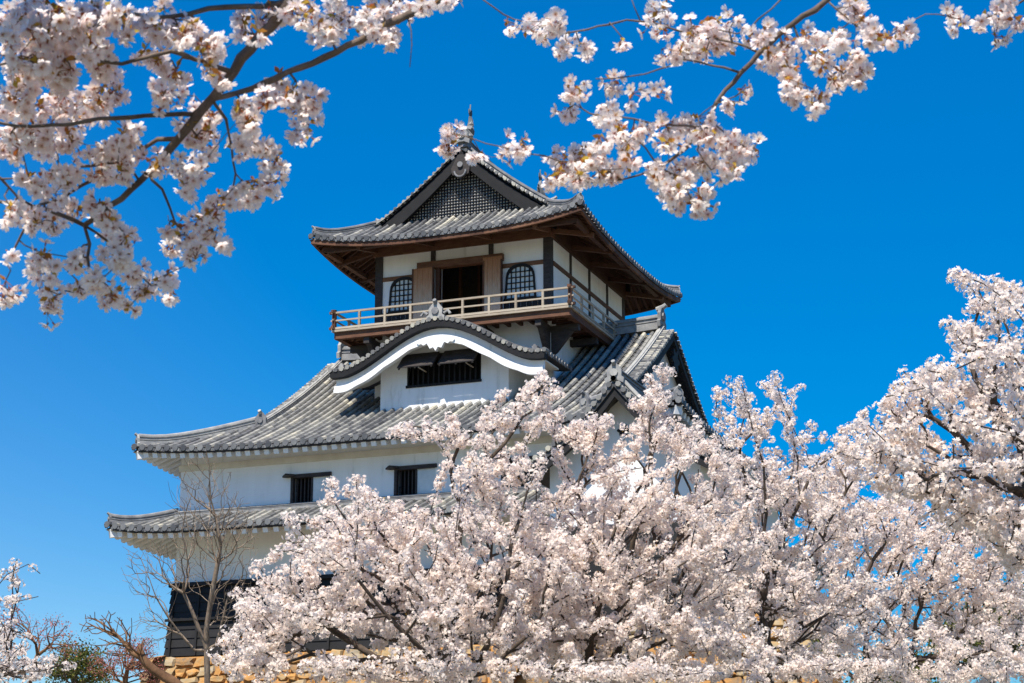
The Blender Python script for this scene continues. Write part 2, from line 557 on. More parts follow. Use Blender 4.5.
    def soffit(s, parent, wx, wy, drop, matb, matr, rw=.14, rh=.15, sp=.33, inset=.14, board=.1):
        """boards under the eaves and parallel rafters running out to the eave edge"""
        mb = MB().mat(matb)
        nseg = 20
        for kind in (0, 1):
            for sg in (-1, 1):
                H, ow, o2, w2 = (s.hx, wx, s.hy, wy) if kind == 0 else (s.hy, wy, s.hx, wx)
                zfun = (lambda u, q: s.zf(u, q)) if kind == 0 else (lambda u, q: s.zs(q, u))
                for i in range(nseg):
                    u0, u1 = -H + 2 * H * i / nseg, -H + 2 * H * (i + 1) / nseg
                    vs = []
                    for u, q in ((u0, o2), (u1, o2)):
                        lim = max(w2 - .3, o2 - (H - abs(u)))
                        qq = [o2 - .05, lim]
                        for q_ in qq:
                            z = zfun(u, q_) - drop
                            vs.append(s.w(u, sg * q_, z) if kind == 0 else s.w(sg * q_, u, z))
                    mb.add(vs, [(0, 2, 3, 1)])
                    # eave edge board
                    mb.mat('brown' if matb == 'brown' else 'dark')
                    eb = board * .3 + drop if matb == 'brown' else .12
                    P = []
                    for u in (u0, u1):
                        uu = max(-H + .05, min(H - .05, u))
                        z = zfun(uu, o2)
                        P.append((uu, z))
                    (ua, za), (ub, zb) = P
                    f = (lambda u, q, z: s.w(u, sg * q, z)) if kind == 0 else (lambda u, q, z: s.w(sg * q, u, z))
                    mb.hexa([f(ua, o2 - .12, za - eb), f(ub, o2 - .12, zb - eb), f(ub, o2 - .03, zb - eb), f(ua, o2 - .03, za - eb),
                             f(ua, o2 - .12, za - .07), f(ub, o2 - .12, zb - .07), f(ub, o2 - .03, zb - .07), f(ua, o2 - .03, za - .07)])
                    mb.mat(matb)
                mb.mat(matr)
                n = int(2 * H / sp)
                for i in range(n + 1):
                    u = -H + inset + (2 * H - 2 * inset) * i / n
                    q1 = o2 - inset; q0 = max(w2 - .05, o2 - (H - abs(u)) + .02)
                    if q1 - q0 < .12: continue
                    f = (lambda u, q, z: s.w(u, sg * q, z)) if kind == 0 else (lambda u, q, z: s.w(sg * q, u, z))
                    z1 = zfun(u, q1) - drop - rh / 2; z0 = zfun(u, q0) - drop - rh / 2
                    mb.beam(f(u, q0, z0), f(u, q1, z1), rw, rh)
                mb.mat(matb)
        # hip beams
        mb.mat(matr)
        for sx in (-1, 1):
            for sy in (-1, 1):
                d1 = min(s.hx - wx, s.hy - wy)
                a_ = s.w(sx * (s.hx - .1), sy * (s.hy - .1), s.zf(s.hx - .1, s.hy - .1) - drop - rh * .7)
                b_ = s.w(sx * (s.hx - d1), sy * (s.hy - d1), s.zf(s.hx - d1, s.hy - d1) - drop - rh * .7)
                mb.beam(b_, a_, rw * 1.3, rh * 1.5)
        return mb.build('eave', parent)


# --- top roof (ridge runs front to back) -----------------------------------
RT_ = Roof(XC, YC, 3.9 + 1.72, 3.12 + 1.7, 4.05, 3.7, 2.72, .52, .042, .42, 2.6, 'y')
top_roof = RT_.tiles(KEEP, .26, .075, label='topmost grey tiled roof with its gable to the front')
RT_.ridges(top_roof, .78, kud=True, koff=.36)
RT_.soffit(top_roof, 3.9, 3.12, .13, 'brown', 'brown', .09, .11, .3, .1, .3)

# --- main roof (ridge runs left to right) ----------------------------------
RM = Roof(XC - .28, YC, 9.07, 8.65, 6.4, 5.9, -4.62, .42, .0165, .30, 4.0, 'x')
main_roof = RM.tiles(KEEP, .30, .085, label='broad grey tiled roof below the watchtower')
RM.ridges(main_roof, 1.0, rin=.5, koff=.42, ksc=.55)
RM.soffit(main_roof, 7.97, 7.5, .14, 'soffit', 'plaster', .17, .17, .335, .1, .12)


def gable(R, name, infill, board_m, bh, bt=.12, inset=.0):
    """both gables of a roof: infill wall, bargeboards"""
    out = []
    for sx in (-1, 1):
        mb = MB().mat(infill)
        d0 = R.hx - R.xg
        base = R.ze + R.h(d0) + .02
        ys = [t for t in np.linspace(-(R.hy - d0), R.hy - d0, 33)]
        topz = [R.zf(0, abs(y)) - .1 for y in ys]
        top = [R.w(sx * R.xg, y, max(base, z)) for y, z in zip(ys, topz)]
        bot = [R.w(sx * R.xg, y, base - .25) for y in ys]
        mb.strip(top, bot, R.wd(-sx * .1, 0))
        g = mb.build(name, KEEP)
        out.append(g)
        mb = MB().mat(board_m)
        for sy in (-1, 1):
            ts = np.linspace(R.hx - R.xv - .1, R.hy + .0, 16)
            tp = [R.w(sx * R.xv, sy * (R.hy - t), R.zf(0, R.hy - t) - .03) for t in ts]
            bt_ = [R.w(sx * R.xv, sy * (R.hy - t), R.zf(0, R.hy - t) - .03 - bh * (1.0 + .25 * (1 - k / 15))) for k, t in enumerate(ts)]
            mb.strip(tp, bt_, R.wd(-sx * bt, 0))
            # roof underside between gable wall and verge
            tp = [R.w(sx * R.xv, sy * (R.hy - t), R.zf(0, R.hy - t) - .05) for t in ts]
            ti = [R.w(sx * (R.xg - .05), sy * (R.hy - t), R.zf(0, R.hy - t) - .05) for t in ts]
            mb.strip(tp, ti, (0, 0, -.05))
        mb.build('bargeboard', g)
    return out


g1 = gable(RT_, 'gable', 'plaster', 'black', .5)
g2 = gable(RM, 'gable', 'plaster', 'black', .3)

# lattice and pendant on the front top gable (and back)
for sx, g in zip((-1, 1), g1):
    mb = MB().mat('black')
    d0 = RT_.hx - RT_.xg
    base = RT_.ze + RT_.h(d0)
    x = RT_.xg + .03
    for k in range(-34, 35):
        y = k * .105
        zt = RT_.zf(0, abs(y)) - .36
        if zt > base + .05:
            mb.beam(RT_.w(sx * x, y, base), RT_.w(sx * x, y, zt), .034, .04)
    for k in range(22):
        z = base + .06 + k * .105
        w_ = 0
        for y in np.linspace(0, 4.2, 120):
            if RT_.zf(0, y) - .36 > z: w_ = y
        if w_ > .1: mb.beam(RT_.w(sx * (x + .035), -w_, z), RT_.w(sx * (x + .035), w_, z), .03, .034)
    mb.build('lattice', g)
    mb = MB().mat('dark')
    zt = RT_.zf(0, 0)
    c = RT_.w(sx * (RT_.xv + .03), 0, zt)
    sd = RT_.wd(0, 1); ow = RT_.wd(sx, 0)
    mb.prism([(-.1, -.25), (.1, -.25), (.34, -.72), (.3, -.95), (.14, -1.0), (0, -1.15), (-.14, -1.0), (-.3, -.95), (-.34, -.72)], lambda a, b, t: c + sd * a + np.array((0, 0, b)) + ow * t, -.04, .04)
    mb.mat('ridge')
    disc(mb, c + np.array((0, 0, -.62)) + ow * .04, ow, .1, .06, 10)
    ring = [c + np.array((0, 0, -.85)) + sd * .2 * math.cos(t) + np.array((0, 0, .2 * math.sin(t))) + ow * .07 for t in np.linspace(-math.pi * 1.05, .05, 12)]
    mb.tube(ring, .035, 6)
    mb.build('pendant', g)

for sx, g in zip((-1, 1), g2):
    for dz, rr_ in ((-1.05, 1.0),):
        mb = MB().mat('black')
        c = RM.w(sx * (RM.xv + .02), 0, RM.zf(0, 0) + dz)
        sd = RM.wd(0, 1); ow = RM.wd(sx, 0)
        prof = [(math.cos(t) * (.34 + .09 * math.cos(6 * t)), math.sin(t) * (.34 + .09 * math.cos(6 * t))) for t in np.linspace(0, 2 * math.pi, 36, endpoint=False)]
        mb.prism(prof, lambda a, b, t: c + sd * a + np.array((0, 0, b)) + ow * t, -.05, .04)
        mb.build('pendant', g)

# --- fish finials on the top ridge -----------------------------------------
def fish(loc, out):
    mb = MB().mat('tileend')
    loc = np.array(loc, float); d = np.array(out, float); up = np.array((0, 0, 1.0)); sd = np.cross(d, up)
    body = [(.10, 0), (.20, .10), (.17, .26), (.06, .42), (-.02, .58), (-.02, .74), (.03, .88)]
    rad = [.12, .19, .18, .15, .115, .085, .05]
    mb.tube([loc + d * a + up * b for a, b in body], rad, 9)
    # head with open jaw
    mb.tube([loc + d * .08 + up * .05, loc + d * .26 + up * .0, loc + d * .34 + up * .02], [.13, .10, .06], 8)
    # dorsal spines and pectoral fins
    for a, b, h_ in ((-.04, .2, .2), (-.07, .33, .2), (-.10, .47, .19), (-.09, .6, .16)):
        mb.prism([(a, b - .06), (a - h_, b + .06), (a + .02, b + .07)], lambda p, q, t: loc + d * p + up * q + sd * t, -.015, .015)
    for sg in (-1, 1):
        mb.prism([(.15, .12), (.28, .34), (.1, .3)], lambda p, q, t: loc + d * p + up * q + sd * t, sg * .12, sg * .2)
    # forked tail pointing to the sky
    for pr in ([(-.02, .82), (-.12, 1.0), (-.10, 1.16), (0, 1.0)], [(0, .82), (.02, 1.05), (.01, 1.33), (.06, 1.05), (.08, .85)], [(.04, .84), (.14, .98), (.15, 1.12), (.03, 1.0)]):
        mb.prism(pr, lambda p, q, t: loc + d * p + up * q + sd * t, -.02, .02)
    mb.build('fish_finial', KEEP)


zr = RT_.zf(0, 0) + .52
fish(RT_.w(-RT_.xv + .8, 0, zr + .02), (0, -1, 0))
fish(RT_.w(RT_.xv - .4, 0, zr + .02), (0, 1, 0))

# --- top storey ------------------------------------------------------------
W3, D3 = 6.24, 7.8
mb = MB().mat('plaster')
mb.box(-W3, 0, 0, .12, -2.3, 3.6) if False else None
# front wall with the door opening left open
for x0, x1, z0, z1 in ((-W3, -3.9, -2.9, 3.5), (-2.35, 0, -2.9, 3.5), (-3.9, -2.35, 2.15, 3.5), (-3.9, -2.35, -2.9, 0)):
    mb.box(x0, x1, 0, .15, z0, z1)
mb.box(-.15, 0, .15, D3, -2.6, 3.5)
mb.box(-W3, -W3 + .15, .15, D3, -2.6, 3.5)
mb.box(-W3 + .15, -.15, D3 - .15, D3, -2.6, 3.5)
mb.mat('brown')
mb.box(-W3 + .15, -.15, .15, D3 - .15, -.1, 0)
for k_ in range(6): mb.box(-4.9 + k_ * .7, -4.8 + k_ * .7, 2.3, 2.4, 0, 3.4)
mb.mat('dark')
mb.box(-5.4, -1.0, 2.4, 2.5, 0, 3.4)
mb.build('wall', KEEP, 'white upper storey wall of the watchtower')

mb = MB().mat('dark')
pw = .26
for x in (-W3 - .03, .03):
    x0 = x if x < -1 else x - pw
    mb.box(x0, x0 + pw, -.06, .2, -.02, 3.3)
for x in (-4.16, -2.08):
    mb.box(x - .08, x + .08, -.05, .1, 2.3, 3.3)
mb.mat('brown')
# nageshi beam, lintel, sill, head beams
mb.box(-W3 + .2, -4.55, -.045, .1, 1.83, 1.97); mb.box(-1.72, -.2, -.045, .1, 1.83, 1.97)
mb.box(-4.7, -1.62, -.16, .1, 2.08, 2.32)
mb.box(-W3 - .1, .1, -.1, .14, 2.72, 3.6)
mb.box(-4.05, -3.9, -.08, .1, 0, 2.08); mb.box(-2.35, -2.2, -.08, .1, 0, 2.08)
# side
for x0, x1 in ((-.1, .045), (-W3 - .045, -W3 + .1)):
    mb.box(x0, x1, .2, D3 - .2, 1.83, 1.97)
    mb.box(x0 - .0, x1 + .05, .14, D3, 2.72, 3.6)
mb.mat('dark')
for y in (1.95, 3.9, 5.85):
    for x0, x1 in ((-.1, .035), (-W3 - .035, -W3 + .1)):
        mb.box(x0, x1, y - .08, y + .08, 0, 2.75)
for x0 in (-W3 - .03, .03 - pw):
    mb.box(x0, x0 + pw, D3 - .2, D3 + .06, -.02, 3.3)
# brackets under the eave
mb.mat('brown')
for x in (-W3, -4.16, -2.08, 0):
    mb.beam((x, 0, 2.95), (x, -1.5, 2.62), .13, .15)
for y in (0, 1.95, 3.9, 5.85, D3):
    mb.beam((0, y, 2.95), (1.5, y, 2.62), .13, .15)
    mb.beam((-W3, y, 2.95), (-W3 - 1.5, y, 2.62), .13, .15)
mb.beam((-W3 - 1.35, -1.3, 2.72), (1.35, -1.3, 2.72), .16, .16)
mb.beam((1.32, -1.35, 2.72), (1.32, D3 + 1.3, 2.72), .16, .16)
mb.beam((-W3 - 1.32, -1.35, 2.72), (-W3 - 1.32, D3 + 1.3, 2.72), .16, .16)
mb.build('timber_frame', KEEP)

for x0, x1 in ((-W3 + .24, -4.83), (-1.63, -.24)):
    mb = MB().mat('black')
    n = 7
    for k in range(n):
        a_ = x0 + (x1 - x0) * k / n
        mb.box(a_ + .01, a_ + (x1 - x0) / n - .01, -.03, .08, .02, .66)
    mb.box(x0, x1, -.06, .1, .64, .72)
    mb.build('wainscot', KEEP)

# bell-shaped windows
def bell(w, h):
    P = [(-w / 2 * 1.05, 0), (-w / 2 * .97, h * .45), (-w / 2 * .95, h * .62)]
    for t in np.linspace(0, math.pi, 13)[1:-1]:
        P.append((-math.cos(t) * w / 2 * .93, h * .62 + math.sin(t) ** .8 * h * .38))
    P += [(w / 2 * .95, h * .62), (w / 2 * .97, h * .45), (w / 2 * 1.05, 0)]
    return P


for cx_ in (-5.22, -1.04):
    fr = MB().mat('black')
    B = bell(.94, 1.12)
    O = bell(1.06, 1.2)
    fr.strip([(cx_ + a, -.07, .72 + b) for a, b in O], [(cx_ + a, -.07, .72 + b * .985) for a, b in B], (0, .06, 0))
    fr.box(cx_ - .56, cx_ + .56, -.09, 0, .70, .76)
    f = fr.build('window', KEEP, 'bell-shaped window with black lattice')
    pn = MB().mat('paper')
    pn.prism([(a, b) for a, b in B], lambda a, b, t: (cx_ + a, t, .72 + b), -.012, -.002)
    pn.build('pane', f)
    lt = MB().mat('black')
    for k in range(1, 6):
        x = cx_ - .47 + .94 * k / 6
        top = max(b for a, b in B if abs(a - (x - cx_)) < .12)
        lt.box(x - .017, x + .017, -.05, -.02, .73, .72 + top - .01)
    for k in range(1, 6):
        lt.box(cx_ - .46 + (.06 if k == 5 else 0), cx_ + .46 - (.06 if k == 5 else 0), -.055, -.022, .72 + k * .185 - .015, .72 + k * .185 + .015)
    lt.build('lattice', f)

# door leaves folded outwards
for x0, x1 in ((-4.85, -4.06), (-2.3, -1.62)):
    d_ = MB().mat('door')
    n = 4
    for k in range(n):
        a_ = x0 + (x1 - x0) * k / n
        d_.box(a_, a_ + (x1 - x0) / n - .006, -.2, -.15, .03, 2.1 + (.12 if x0 > -3 else 0))
    d_.mat('brown'); d_.box(x0 + .0, x0 + .05, -.22, -.14, .03, 2.1); d_.box(x1 - .05, x1, -.22, -.14, .03, 2.1)
    d_.build('door', KEEP, 'brown wooden door leaf bleached pale at its foot')

# --- balcony ----------------------------------------------------------------
OV = 1.04
bal = MB().mat('grey_wood')
for k in range(9):       # floor boards, front
    y0 = -OV - .06 + k * (OV + .06) / 9
    bal.box(-W3 - OV - .06, OV + .06, y0, y0 + (OV + .06) / 9 - .006, -.07, 0)
for k in range(9):
    x0 = k * (OV + .06) / 9
    bal.box(x0 + .004, x0 + (OV + .06) / 9, 0, D3 + .1, -.07, 0)
    bal.box(-W3 - x0 - (OV + .06) / 9, -W3 - x0 - .004, 0, D3 + .1, -.07, 0)
bal.mat('brown')
zb0, zb1 = -.3, -.075
bal.box(-W3 - OV, OV, -OV + .02, -OV + .2, zb0, zb1)
bal.box(OV - .2, OV - .02, -OV + .2, D3 + .08, zb0, zb1)
bal.box(-W3 - OV + .02, -W3 - OV + .2, -OV + .2, D3 + .08, zb0, zb1)
for x in np.arange(-W3 - OV + .4, OV - .2, .42):
    bal.beam((x, -OV + .2, -.14), (x, .0, -.14), .1, .12)
for y in np.arange(-.7, D3, .42):
    bal.beam((OV - .2, y, -.14), (0, y, -.14), .1, .12)
    bal.beam((-W3 - OV + .2, y, -.14), (-W3, y, -.14), .1, .12)
bal.mat('dark')
for x in (-W3 + .1, -4.16, -2.08, -.1):
    bal.beam((x, .1, -.42), (x, -OV + .1, -.40), .2, .22)
    bal.prism([(0, -.5), (-.75, -.5), (-.2, -1.15), (0, -1.3)], lambda a, b, t: (x + t, a, b), -.09, .09)
for y in (.1, 1.95, 3.9, 5.85, D3 - .1):
    for sg, xb in ((1, 0), (-1, -W3)):
        bal.beam((xb, y, -.42), (xb + sg * (OV - .1), y, -.40), .2, .22)
    if y in (.1, D3 - .1):
        for sg, xb in ((1, 0), (-1, -W3)):
            bal.prism([(0, -.5), (sg * .75, -.5), (sg * .2, -1.15), (0, -1.3)], lambda a, b, t: (xb + a, y + t, b), -.09, .09)
balc = bal.build('balcony', KEEP, 'narrow wooden balcony round the watchtower')
rl = MB().mat('grey_wood')
xe0, xe1, ye0, ye1 = -W3 - OV, OV, -OV, D3 + .1
def rails(a, b, n, ext=(0.12, 0.12), endposts=True):
    a = np.array(a, float); b = np.array(b, float); d = (b - a) / np.linalg.norm(b - a)
    for z, h_, w_ in ((.60, .06, .07), (.33, .05, .045), (.06, .07, .08)):
        rl.beam(a - d * ext[0] + (0, 0, z), b + d * ext[1] + (0, 0, z), w_, h_)
    for k in range(n + 1):
        if k in (0, n) and not endposts: continue
        p = a + (b - a) * k / n
        rl.beam(p + (0, 0, 0), p + (0, 0, .57), .075, .075)
rails((xe0, ye0, 0), (xe1, ye0, 0), 9)
rl.mat('grey_wood')
rails((xe1, ye0, .013), (xe1, ye1, .013), 8, (.12, 0), False)
rails((xe0, ye0, .013), (xe0, ye1, .013), 8, (.12, 0), False)
rl.beam((xe1, ye1, 0), (xe1, ye1, .72), .1, .1); rl.beam((xe0, ye1, 0), (xe0, ye1, .72), .1, .1)
rl.mat('brown')
for x in (xe0, xe1):
    rl.box(x - .06, x + .06, ye0 - .06, ye0 + .06, .0, .7)
    for z in (.6, .06):
        rl.box(x - .045, x + .045, ye0 - .17, ye0 - .12, z - .02, z + .07)
        sx = -1 if x < 0 else 1
        rl.box(x + sx * .13 - .04, x + sx * .13 + .04, ye0 - .045, ye0 + .045, z - .035, z + .045)
rl.build('railing', balc)

# --- undulating-gable dormer -------------------------------------------------
KX, KY, KH, KD, KZ = -3.05, -2.34, 3.68, 1.42, -.42       # centre x, front plane y, half width, drop, crest height


def kz(x, e=0.0):
    u = min(1.0, abs(x - KX) / (KH - e))
    return KZ - KD * (1 - math.cos(math.pi * u)) / 2 + .05 * max(0, u - .85) / .15


krf = MB()
xs_ = np.linspace(KX - KH, KX + KH, 29)
ac = np.array((1.0, 0, 0))
# rows run downhill from the crest to each side, following the curve, stacked back from the front
nrow = 9
for k in range(nrow + 1):
    y = KY + .1 + k * .26
    for sg in (-1, 1):
        krf.mat('tile')
        fn = (lambda t, sg=sg, y=y: np.array((KX + sg * (KH - t), y, kz(KX + sg * (KH - t)) + .03)))
        tile_row(krf, fn, 0, KH, .078, np.array((0, 1.0, 0)), .28)
        krf.mat('tileend')
        disc(krf, fn(0), (sg, 0, 0), .095, .03)
krf.mat('pan')
for i in range(28):
    a_, b_ = xs_[i], xs_[i + 1]
    krf.add([(a_, KY, kz(a_)), (b_, KY, kz(b_)), (b_, KY + 2.6, kz(b_)), (a_, KY + 2.6, kz(a_))], [(0, 1, 2, 3)])
# front verge: short round tiles facing the viewer, thick dark edge
krf.mat('tileend')
arc = 0; px_ = None
samples = np.linspace(-1, 1, 400)
last = None
for u in samples:
    x = KX + u * KH
    p = np.array((x, KY, kz(x) + .06))
    if last is None or np.linalg.norm(p - last) > .19:
        krf.mat('tile')
        krf.tube([p + (0, .3, .02), p + (0, -.05, .0)], [.068, .076], 7)
        last = p
krf.tube([(x, KY + .22, kz(x) + .1) for x in xs_], .08, 7)
krf.mat('black')
krf.strip([(x, KY - .02, kz(x) + .01) for x in xs_], [(x, KY - .02, kz(x) - .2) for x in xs_], (0, .3, 0))
kro = krf.build('roof', KEEP, 'small undulating tiled roof over the front dormer')
rd = MB().mat('ridge')
rd.sweep([(KX, KY + .1, KZ + .08), (KX, KY + 1.5, KZ + .08)], scale_sec(RIDGE_SEC, .7))
oni(rd, (KX, KY + .06, KZ + .12), (0, -1), .95)
rd.tube([(KX - .28, KY, KZ + .22), (KX - .42, KY, KZ + .3), (KX - .5, KY, KZ + .18)], .05, 6)
rd.tube([(KX + .28, KY, KZ + .22), (KX + .42, KY, KZ + .3), (KX + .5, KY, KZ + .18)], .05, 6)
for sg in (-1, 1):
    kx_ = KX + sg * (KH - .35)
    rd.sweep([(kx_, KY + .05, kz(kx_) + .06), (kx_, KY + 1.6, kz(kx_) + .1)], scale_sec(RIDGE_SEC, .55))
rd.build('ridge', kro)

bb = MB().mat('plaster')
up_ = np.linspace(KX - KH + .1, KX + KH - .1, 81)
def zb_(x, d): return kz(x) - d
bb.strip([(x, KY + .24, kz(x) - .15) for x in up_], [(x, KY + .24, kz(x) - .5) for x in up_], (0, .1, 0))
def zlow(x):
    u = abs(x - KX) / KH
    s_ = .66 + .035 * abs(math.sin(u * math.pi * 4.0))
    return kz(x) - s_
bb.strip([(x, KY + .1, kz(x) - .45) for x in up_], [(x, KY + .1, zlow(x) + .07) for x in up_], (0, .16, 0))
bb.strip([(x, KY + .05, zlow(x) + .1) for x in up_], [(x, KY + .05, zlow(x)) for x in up_], (0, .19, 0))
bb.mat('cream')
bb.strip([(x, KY + .24, kz(x) - .15) for x in up_], [(x, KY + 1.6, kz(x) - .15) for x in up_], (0, 0, -.05))
bb.build('bargeboard', KEEP, 'thick white undulating bargeboard of the dormer')
pe = MB().mat('plaster')
pp = [(-.66, -.6), (-.58, -.68), (-.5, -.66), (-.42, -.72), (-.3, -.66), (-.2, -.84), (-.08, -.8), (0, -.93), (.08, -.8), (.2, -.84), (.3, -.66), (.42, -.72), (.5, -.66), (.58, -.68), (.66, -.6)]
pe.prism(pp, lambda a, b, t: (KX + a, KY + t, KZ + b - .07), .0, .14)
pe.build('pendant', KEEP, 'scalloped white pendant under the dormer crest')

YD = -1.45
dw = MB().mat('plaster')
wx0, wx1 = -5.35, -.9
w0, w1, wz0, wz1 = -4.42, -1.84, -2.3, -1.3
def dstrip(x0, x1, zlo):
    xx = np.linspace(x0, x1, 12)
    dw.strip([(x, YD, kz(x) - .18) for x in xx], [(x, YD, zlo) for x in xx], (0, .15, 0))
dstrip(wx0, w0, -3.2); dstrip(w1, wx1, -3.2); dstrip(w0, w1, wz1)
dw.box(w0, w1, YD, YD + .15, -3.2, wz0)
dw.box(wx0, wx0 + .15, YD + .15, 0, -3.1, kz(wx0) - .15); dw.box(wx1 - .15, wx1, YD + .15, 0, -3.1, kz(wx1) - .15)
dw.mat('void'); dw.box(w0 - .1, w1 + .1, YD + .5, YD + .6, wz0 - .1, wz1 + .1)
dw.build('wall', KEEP, 'white dormer wall')
wn = MB().mat('black')
wn.box(w0 - .02, w1 + .02, YD - .05, YD + .12, wz1 - .07, wz1 + .03)
wn.box(w0 - .02, w1 + .02, YD - .05, YD + .12, wz0 - .03, wz0 + .05)
for k in range(15):
    x = w0 + .02 + (w1 - w0 - .04) * k / 14
    wn.box(x - .028, x + .028, YD + .02, YD + .08, wz0, wz1)
dwin = wn.build('window', KEEP, 'wide barred dormer window')
for k in range(2):
    sh = MB().mat('dark')
    a_ = w0 - .06 + k * ((w1 - w0) / 2 + .12); b_ = a_ + (w1 - w0) / 2 - .06
    n = 9
    for j in range(n):
        t0, t1 = j / n, (j + 1) / n
        p = lambda t: (YD - .08 - .58 * t, wz1 + .04 - .56 * t)
        (ya, za), (yb, zb2) = p(t0), p(t1 - .015)
        sh.hexa([(a_, ya, za), (b_, ya, za), (b_, yb, zb2), (a_, yb, zb2), (a_, ya - .01, za + .035), (b_, ya - .01, za + .035), (b_, yb - .01, zb2 + .035), (a_, yb - .01, zb2 + .035)])
    for q in (a_ + .05, (a_ + b_) / 2, b_ - .05):
        sh.beam((q, YD - .08, wz1 - .01), (q, YD - .64, wz1 - .55), .05, .04)
    so = sh.build('shutter', KEEP, 'dark slatted shutter propped open over the dormer window')
    st = MB().mat('grey_wood')
    q = b_ - .25 if k else a_ + .75
    st.tube([(q, YD - .05, wz0 + .45), (q - .02, YD - .62, wz1 - .53)], .022, 6)
    st.build('prop', so)

# --- second storey / first storey walls ---------------------------------------
XL, XR, YF, YB = -11.35, 4.6, -3.6, 11.4
def wall_ring(mb, x0, x1, y0, y1, z0, z1, th=.25, holes=()):
    """front wall (y0) with rectangular holes, plus the other three sides"""
    xs = sorted({x0, x1, *[h[0] for h in holes], *[h[1] for h in holes]})
    for a_, b_ in zip(xs[:-1], xs[1:]):
        h = [q for q in holes if q[0] <= a_ + 1e-6 and q[1] >= b_ - 1e-6]
        if h:
            mb.box(a_, b_, y0, y0 + th, z0, h[0][2]); mb.box(a_, b_, y0, y0 + th, h[0][3], z1)
        else:
            mb.box(a_, b_, y0, y0 + th, z0, z1)
    mb.box(x1 - th, x1, y0 + th, y1, z0, z1); mb.box(x0, x0 + th, y0 + th, y1, z0, z1); mb.box(x0 + th, x1 - th, y1 - th, y1, z0, z1)


holes2 = [(-7.32, -6.02, -6.32, -5.42), (-3.77, -2.46, -6.32, -5.42), (-.25, 1.0, -6.32, -5.42)]
mb = MB().mat('plaster')
wall_ring(mb, XL, XR, YF, YB, -6.7, -4.3, .25, holes2)
mb.build('wall', KEEP, 'white plastered second storey wall')
mb = MB().mat('cream')  # warm bounce light under the eave, put into this band's cream colour
mb.box(XL - .06, XR + .06, YF - .06, YF + .1, -4.98, -4.78); mb.box(XL - .06, XL + .1, YF + .1, YB, -4.98, -4.78)
mb.build('bounce_band', KEEP)
for k, (a_, b_, z0, z1) in enumerate(holes2):
    wn = MB().mat('void')
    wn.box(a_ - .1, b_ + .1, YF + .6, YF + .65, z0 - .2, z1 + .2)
    wn.mat('dark')
    wn.box(a_ - .05, b_ + .05, YF - .06, YF + .1, z1 - .05, z1 + .07)
    wn.box(a_ - .05, b_ + .05, YF - .05, YF + .1, z0 - .07, z0 + .03)
    wn.box(a_ - .05, a_ + .04, YF - .05, YF + .1, z0, z1)
    for j in range(5):
        x = a_ + .1 + j * .13
        wn.box(x - .02, x + .02, YF + .12, YF + .17, z0, z1)
    w_ = wn.build('window', KEEP, 'small dark window with its grey sliding shutter half open')
    sh = MB().mat('paper'); sh.box(a_ + .68, b_, YF + .05, YF + .1, z0, z1); sh.mat('dark'); sh.box(a_ + .62, a_ + .69, YF + .03, YF + .11, z0, z1)
    sh.build('shutter', w_)
    if k < 3:
        hd = MB().mat('dark'); hd.beam((a_ - .2, YF - .02, z1 + .0), (a_ + .05, YF - .3, z1 + .02), .3, .05); hd.build('hood', w_)

mb = MB().mat('plaster')
wall_ring(mb, XL - .02, XR + .02, YF - .02, YB + .02, -8.68, -6.7, .3)
mb.build('wall', KEEP, 'white plastered first storey wall')
# weatherboards with slight batter
mb = MB().mat('black')
bz = np.linspace(-10.88, -8.66, 9)
def bat(z): return .08 + .11 * (-8.66 - z) / 2.2
for i in range(8):
    z0, z1 = bz[i], bz[i + 1]
    o0, o1 = bat(z0) + .03, bat(z1)
    P0 = [(XL - o0, YF - o0), (XR + o0, YF - o0), (XR + o0, YB + o0), (XL - o0, YB + o0)]
    P1 = [(XL - o1, YF - o1), (XR + o1, YF - o1), (XR + o1, YB + o1), (XL - o1, YB + o1)]
    mb.add([(x, y, z0) for x, y in P0] + [(x, y, z1) for x, y in P1], [(0, 1, 5, 4), (1, 2, 6, 5), (2, 3, 7, 6), (3, 0, 4, 7), (0, 3, 2, 1), (4, 5, 6, 7)])
x = XL
while x < XR:
    mb.beam((x, YF - bat(-8.66) - .03, -8.66), (x, YF - bat(-10.88) - .06, -10.88), .07, .05)
    x += .92
mb.beam((XL - .15, YF - .14, -8.64), (XR + .1, YF - .14, -8.64), .14, .12)
mb.beam((XL - .12, YF - .1, -8.64), (XL - .12, YB, -8.64), .14, .12)
mb.beam((XL - .2, YF - .22, -9.75), (XR + .2, YF - .22, -9.75), .08, .08)
mb.build('weatherboard', KEEP)

# --- first-storey skirt roof ---------------------------------------------------
class Skirt(Roof):
    def rows(s, spacing):
        out = []
        ov = s.hx - s.xg
        for kind in (0, 1):
            H, o2 = (s.hx, s.hy) if kind == 0 else (s.hy, s.hx)
            n = int(round(2 * H / spacing))
            for i in range(n + 1):
                u = -H + .06 + (2 * H - .12) * i / n
                end = min(ov, H - abs(u))
                for sg in (-1, 1):
                    if kind == 0:
                        fn = (lambda t, u=u, sg=sg: s.w(u, sg * (s.hy - t), s.zf(u, s.hy - t)))
                        out.append((fn, end - .04, s.wd(1, 0), s.wd(0, sg)))
                    else:
                        fn = (lambda t, u=u, sg=sg: s.w(sg * (s.hx - t), u, s.zs(s.hx - t, u)))
                        out.append((fn, end - .04, s.wd(0, 1), s.wd(sg, 0)))
        return out


